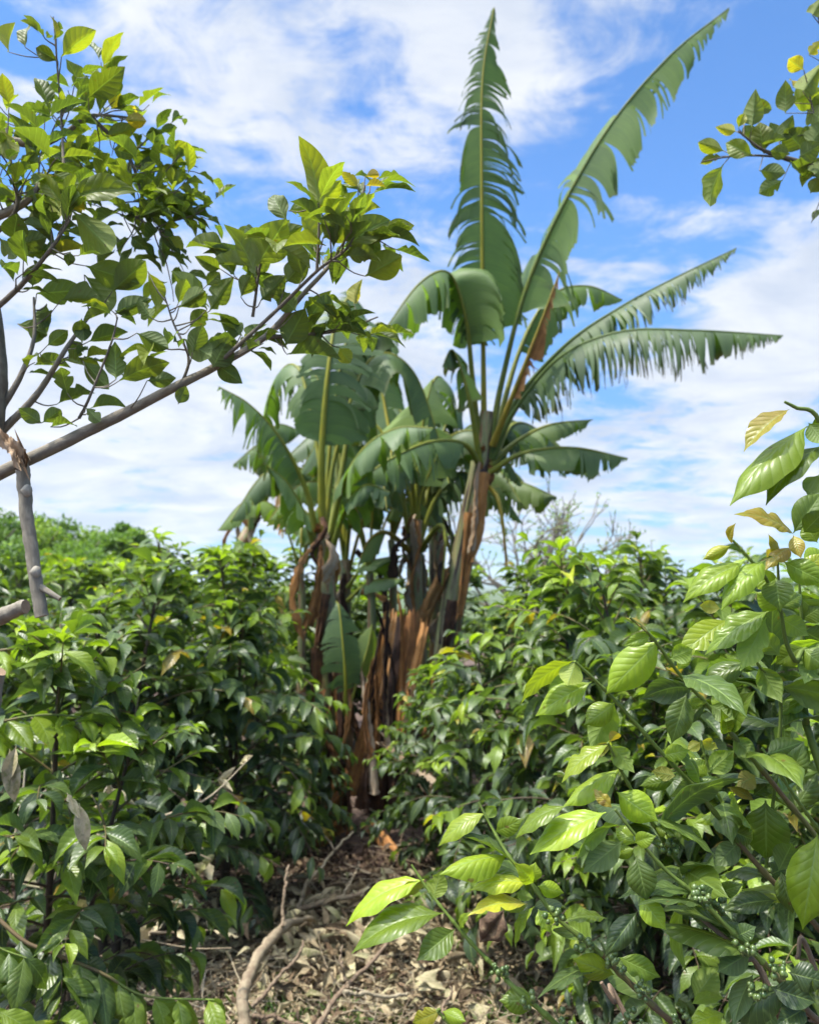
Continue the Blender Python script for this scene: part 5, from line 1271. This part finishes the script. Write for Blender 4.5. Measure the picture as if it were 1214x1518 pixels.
for k in range(26):
    a = P(gt.uniform(-20, 260), gt.uniform(1130, 1400), gt.uniform(2.5, 3.1)); an_ = gt.uniform(-.5, .9) if k % 3 else gt.uniform(1, 2)
    L_ = gt.uniform(.08, .32); v_ = np.array([math.cos(an_), gt.normal(0, .4), math.sin(an_)]) * L_
    e_ = a + v_; e_[2] = max(.02, e_[2]); a[2] = max(.02, a[2])
    mb = MB(); tube(mb, catmull([a, (a + e_) / 2 + gt.normal(0, .025, 3), e_], 10), np.linspace(gt.uniform(.003, .006), .0015, 10), 6, tone=(gt.uniform(.5, 1), .75, .5))
    so_ = put(mb, 'stick', [M['twig']], DB)
    if k % 2 == 0:
        mb = MB(); b_ = np.linspace(a, e_, 6)[2:]; dv_ = nrm(gt.normal(0, 1, (4, 3)) + [0, -.2, -.9]) * gt.uniform(.06, .11, (4, 1))
        place_many(mb, lt, b_, b_ + dv_, gt.normal(0, 1, (4, 3)) + [0, -1, .2], np.full(4, .013), np.stack([gt.uniform(.7, 1, 4), gt.uniform(.5, .9, 4), gt.random(4)], 1))
        put(mb, 'dead_leaves', [M['litter']], so_)
# one curled dead coffee leaf hanging among the near leaves
dc = MB(); place_many(dc, [leaf_template(20, 8, COFFEE, hump=.1, fold=1.6, curl=1.4, wave=.2, seed=3)], [P(*R2b(1075, 442), 1.25)], [P(*R2b(978, 572), 1.24)], [np.array([.3, -.8, .3])], [.022], [(.3, .75, .5)])
put(dc, 'dead_leaf', [M['litter']], HERO)

# ------------------------------------------------------------------ far trees and the bare shrub
def far_tree(px, pytop, d, wdt, label, seed, tone):
    g = np.random.default_rng(seed); top = P(px, pytop, d); base = np.array([top[0], top[1], -.6]); H = top[2] + .6
    o = empty('tree', label, 'tree', base, 'trees beyond the left coffee rows')
    mb = MB(); tube(mb, catmull([base, base + [0.1, 0, H * .4], base + [0, 0, H * .75]], 10), np.linspace(.16, .06, 10), 8, tone=(.3, .5, .5))
    for k in range(5):
        a_ = g.uniform(0, 2 * PI); tube(mb, catmull([base + [0, 0, H * .4], base + [math.cos(a_) * wdt * .25, math.sin(a_) * wdt * .25, H * .65], base + [math.cos(a_) * wdt * .4, math.sin(a_) * wdt * .4, H * .8]], 8), np.linspace(.06, .02, 8), 6, tone=(.3, .5, .5))
    put(mb, 'trunk', [M['bark']], o)
    fb = MB(); tp = [leaf_template(2, 2, OVATE, hump=.1, fold=.3, seed=i) for i in range(4)]
    Bs, To = [], []
    for k in range(22):
        a_ = g.uniform(0, 2 * PI); r_ = wdt * .36 * math.sqrt(g.random()); zc = H * g.uniform(.5, .93) * (1 - .25 * (r_ / wdt)); rb = wdt * g.uniform(.09, .16)
        c = base + [r_ * math.cos(a_), r_ * math.sin(a_), zc]; m_ = 300; tt_ = np.clip(tone + g.normal(0, .2), 0, 1)
        u = nrm(g.normal(0, 1, (m_, 3))) * (rb * g.random((m_, 1)) ** .4) * [1, 1, .75]
        Bs.append(c + u); To.append(np.stack([np.clip(tt_ + g.normal(0, .08, m_), 0, 1), g.uniform(.2, .9, m_), g.random(m_)], 1))
    Bs = np.concatenate(Bs); To = np.concatenate(To); m_ = len(Bs); Bs[:, 2] = np.maximum(Bs[:, 2], .3)
    place_many(fb, tp, Bs, Bs + nrm(g.normal(0, 1, (m_, 3))) * g.uniform(.12, .24, (m_, 1)) * (d / 26), g.normal(0, .5, (m_, 3)) + [0, 0, 1], np.full(m_, .05 * d / 26), To)
    put(fb, 'crown', [M['wood_leaf']], o)


far_tree(20, 742, 24, 4.2, 'rounded tree crown behind the coffee at the left edge', 1, .5)
far_tree(-70, 735, 22, 4.5, 'tree crown cut by the left edge beyond the coffee', 8, .4)
far_tree(80, 758, 26, 3.6, 'darker tree just right of the hanging sawn limb', 2, .3)
far_tree(130, 776, 28, 4.0, 'pale green tree in the middle of the far group', 3, .6)
far_tree(176, 765, 29, 2.6, 'small tree standing highest at the right of the far group', 4, .4)
far_tree(200, 774, 28, 3.0, 'last tree at the right end of the far group', 5, .5)
far_tree(110, 800, 22, 3.6, 'low bushy tree in front of the far group', 6, .55)
far_tree(30, 790, 20, 3.6, 'low pale tree before the rounded crown at the left edge', 7, .6)


def bare_shrub():
    g = np.random.default_rng(12)
    base = P(800, 900, 12); base[2] = 0
    o = empty('bare_shrub', 'thin bare shrub with sparse leaves against the sky behind the right coffee', 'shrub', base)
    wood = MB(); fb = MB(); Bs, Ts = [], []

    def grow(p, d, L, r, dep):
        n = 5; pts = [p]
        for k in range(n):
            d = nrm(d + g.normal(0, .14, 3) + [0, 0, .04]); pts.append(pts[-1] + d * L / n)
        tube(wood, np.array(pts), np.linspace(r, r * .6, n + 1), 5, tone=(.45, .6, .5))
        if dep == 0:
            for _ in range(5):
                b = pts[g.integers(2, n + 1)]; v = nrm(g.normal(0, 1, 3) + [0, 0, .3]); Bs.append(b); Ts.append(b + v * g.uniform(.03, .07))
            return
        for k in range(g.integers(2, 4)):
            i = g.integers(3, n + 1)
            grow(pts[i], nrm(d + g.normal(0, .5, 3) * [1, .8, .6]), L * g.uniform(.6, .8), r * .62, dep - 1)
    for a_ in np.linspace(0, 2 * PI, 8)[:-1]:
        grow(base, nrm([math.cos(a_) * .45 + .12, math.sin(a_) * .35, 1.0]), 1.35, .05, 4)
    put(wood, 'branches', [M['bark']], o)
    place_many(fb, [leaf_template(2, 2, OVATE, fold=.3)], Bs, Ts, g.normal(0, .5, (len(Bs), 3)) + [0, 0, 1], np.full(len(Bs), .016), np.stack([g.uniform(.3, 1, len(Bs)), g.uniform(.3, .9, len(Bs)), g.random(len(Bs))], 1))
    put(fb, 'leaves', [M['wood_leaf']], o)


bare_shrub()


# ------------------------------------------------------------------ air
def haze():
    x, y0, y1, z0, z1 = 6300, -80, 7300, -12, 110
    v = [(a, b, c) for a in (-x, x) for b in (y0, y1) for c in (z0, z1)]
    f = [(0, 1, 3, 2), (4, 6, 7, 5), (0, 4, 5, 1), (2, 3, 7, 6), (0, 2, 6, 4), (1, 5, 7, 3)]
    mb = MB(); mb.add(v, f)
    m = bpy.data.materials.new('air'); m.use_nodes = True; nt = m.node_tree; nt.nodes.clear()
    o_ = nt.nodes.new('ShaderNodeOutputMaterial'); pv = nt.nodes.new('ShaderNodeVolumePrincipled')
    pv.inputs['Color'].default_value = (.82, .9, 1, 1); pv.inputs['Density'].default_value = .00017; pv.inputs['Anisotropy'].default_value = .2
    nt.links.new(pv.outputs[0], o_.inputs['Volume'])
    o = mb.build('haze', m, smooth=False); tag(o, 'thin pale blue haze over the distant hills', 'haze', kind='stuff')


haze()
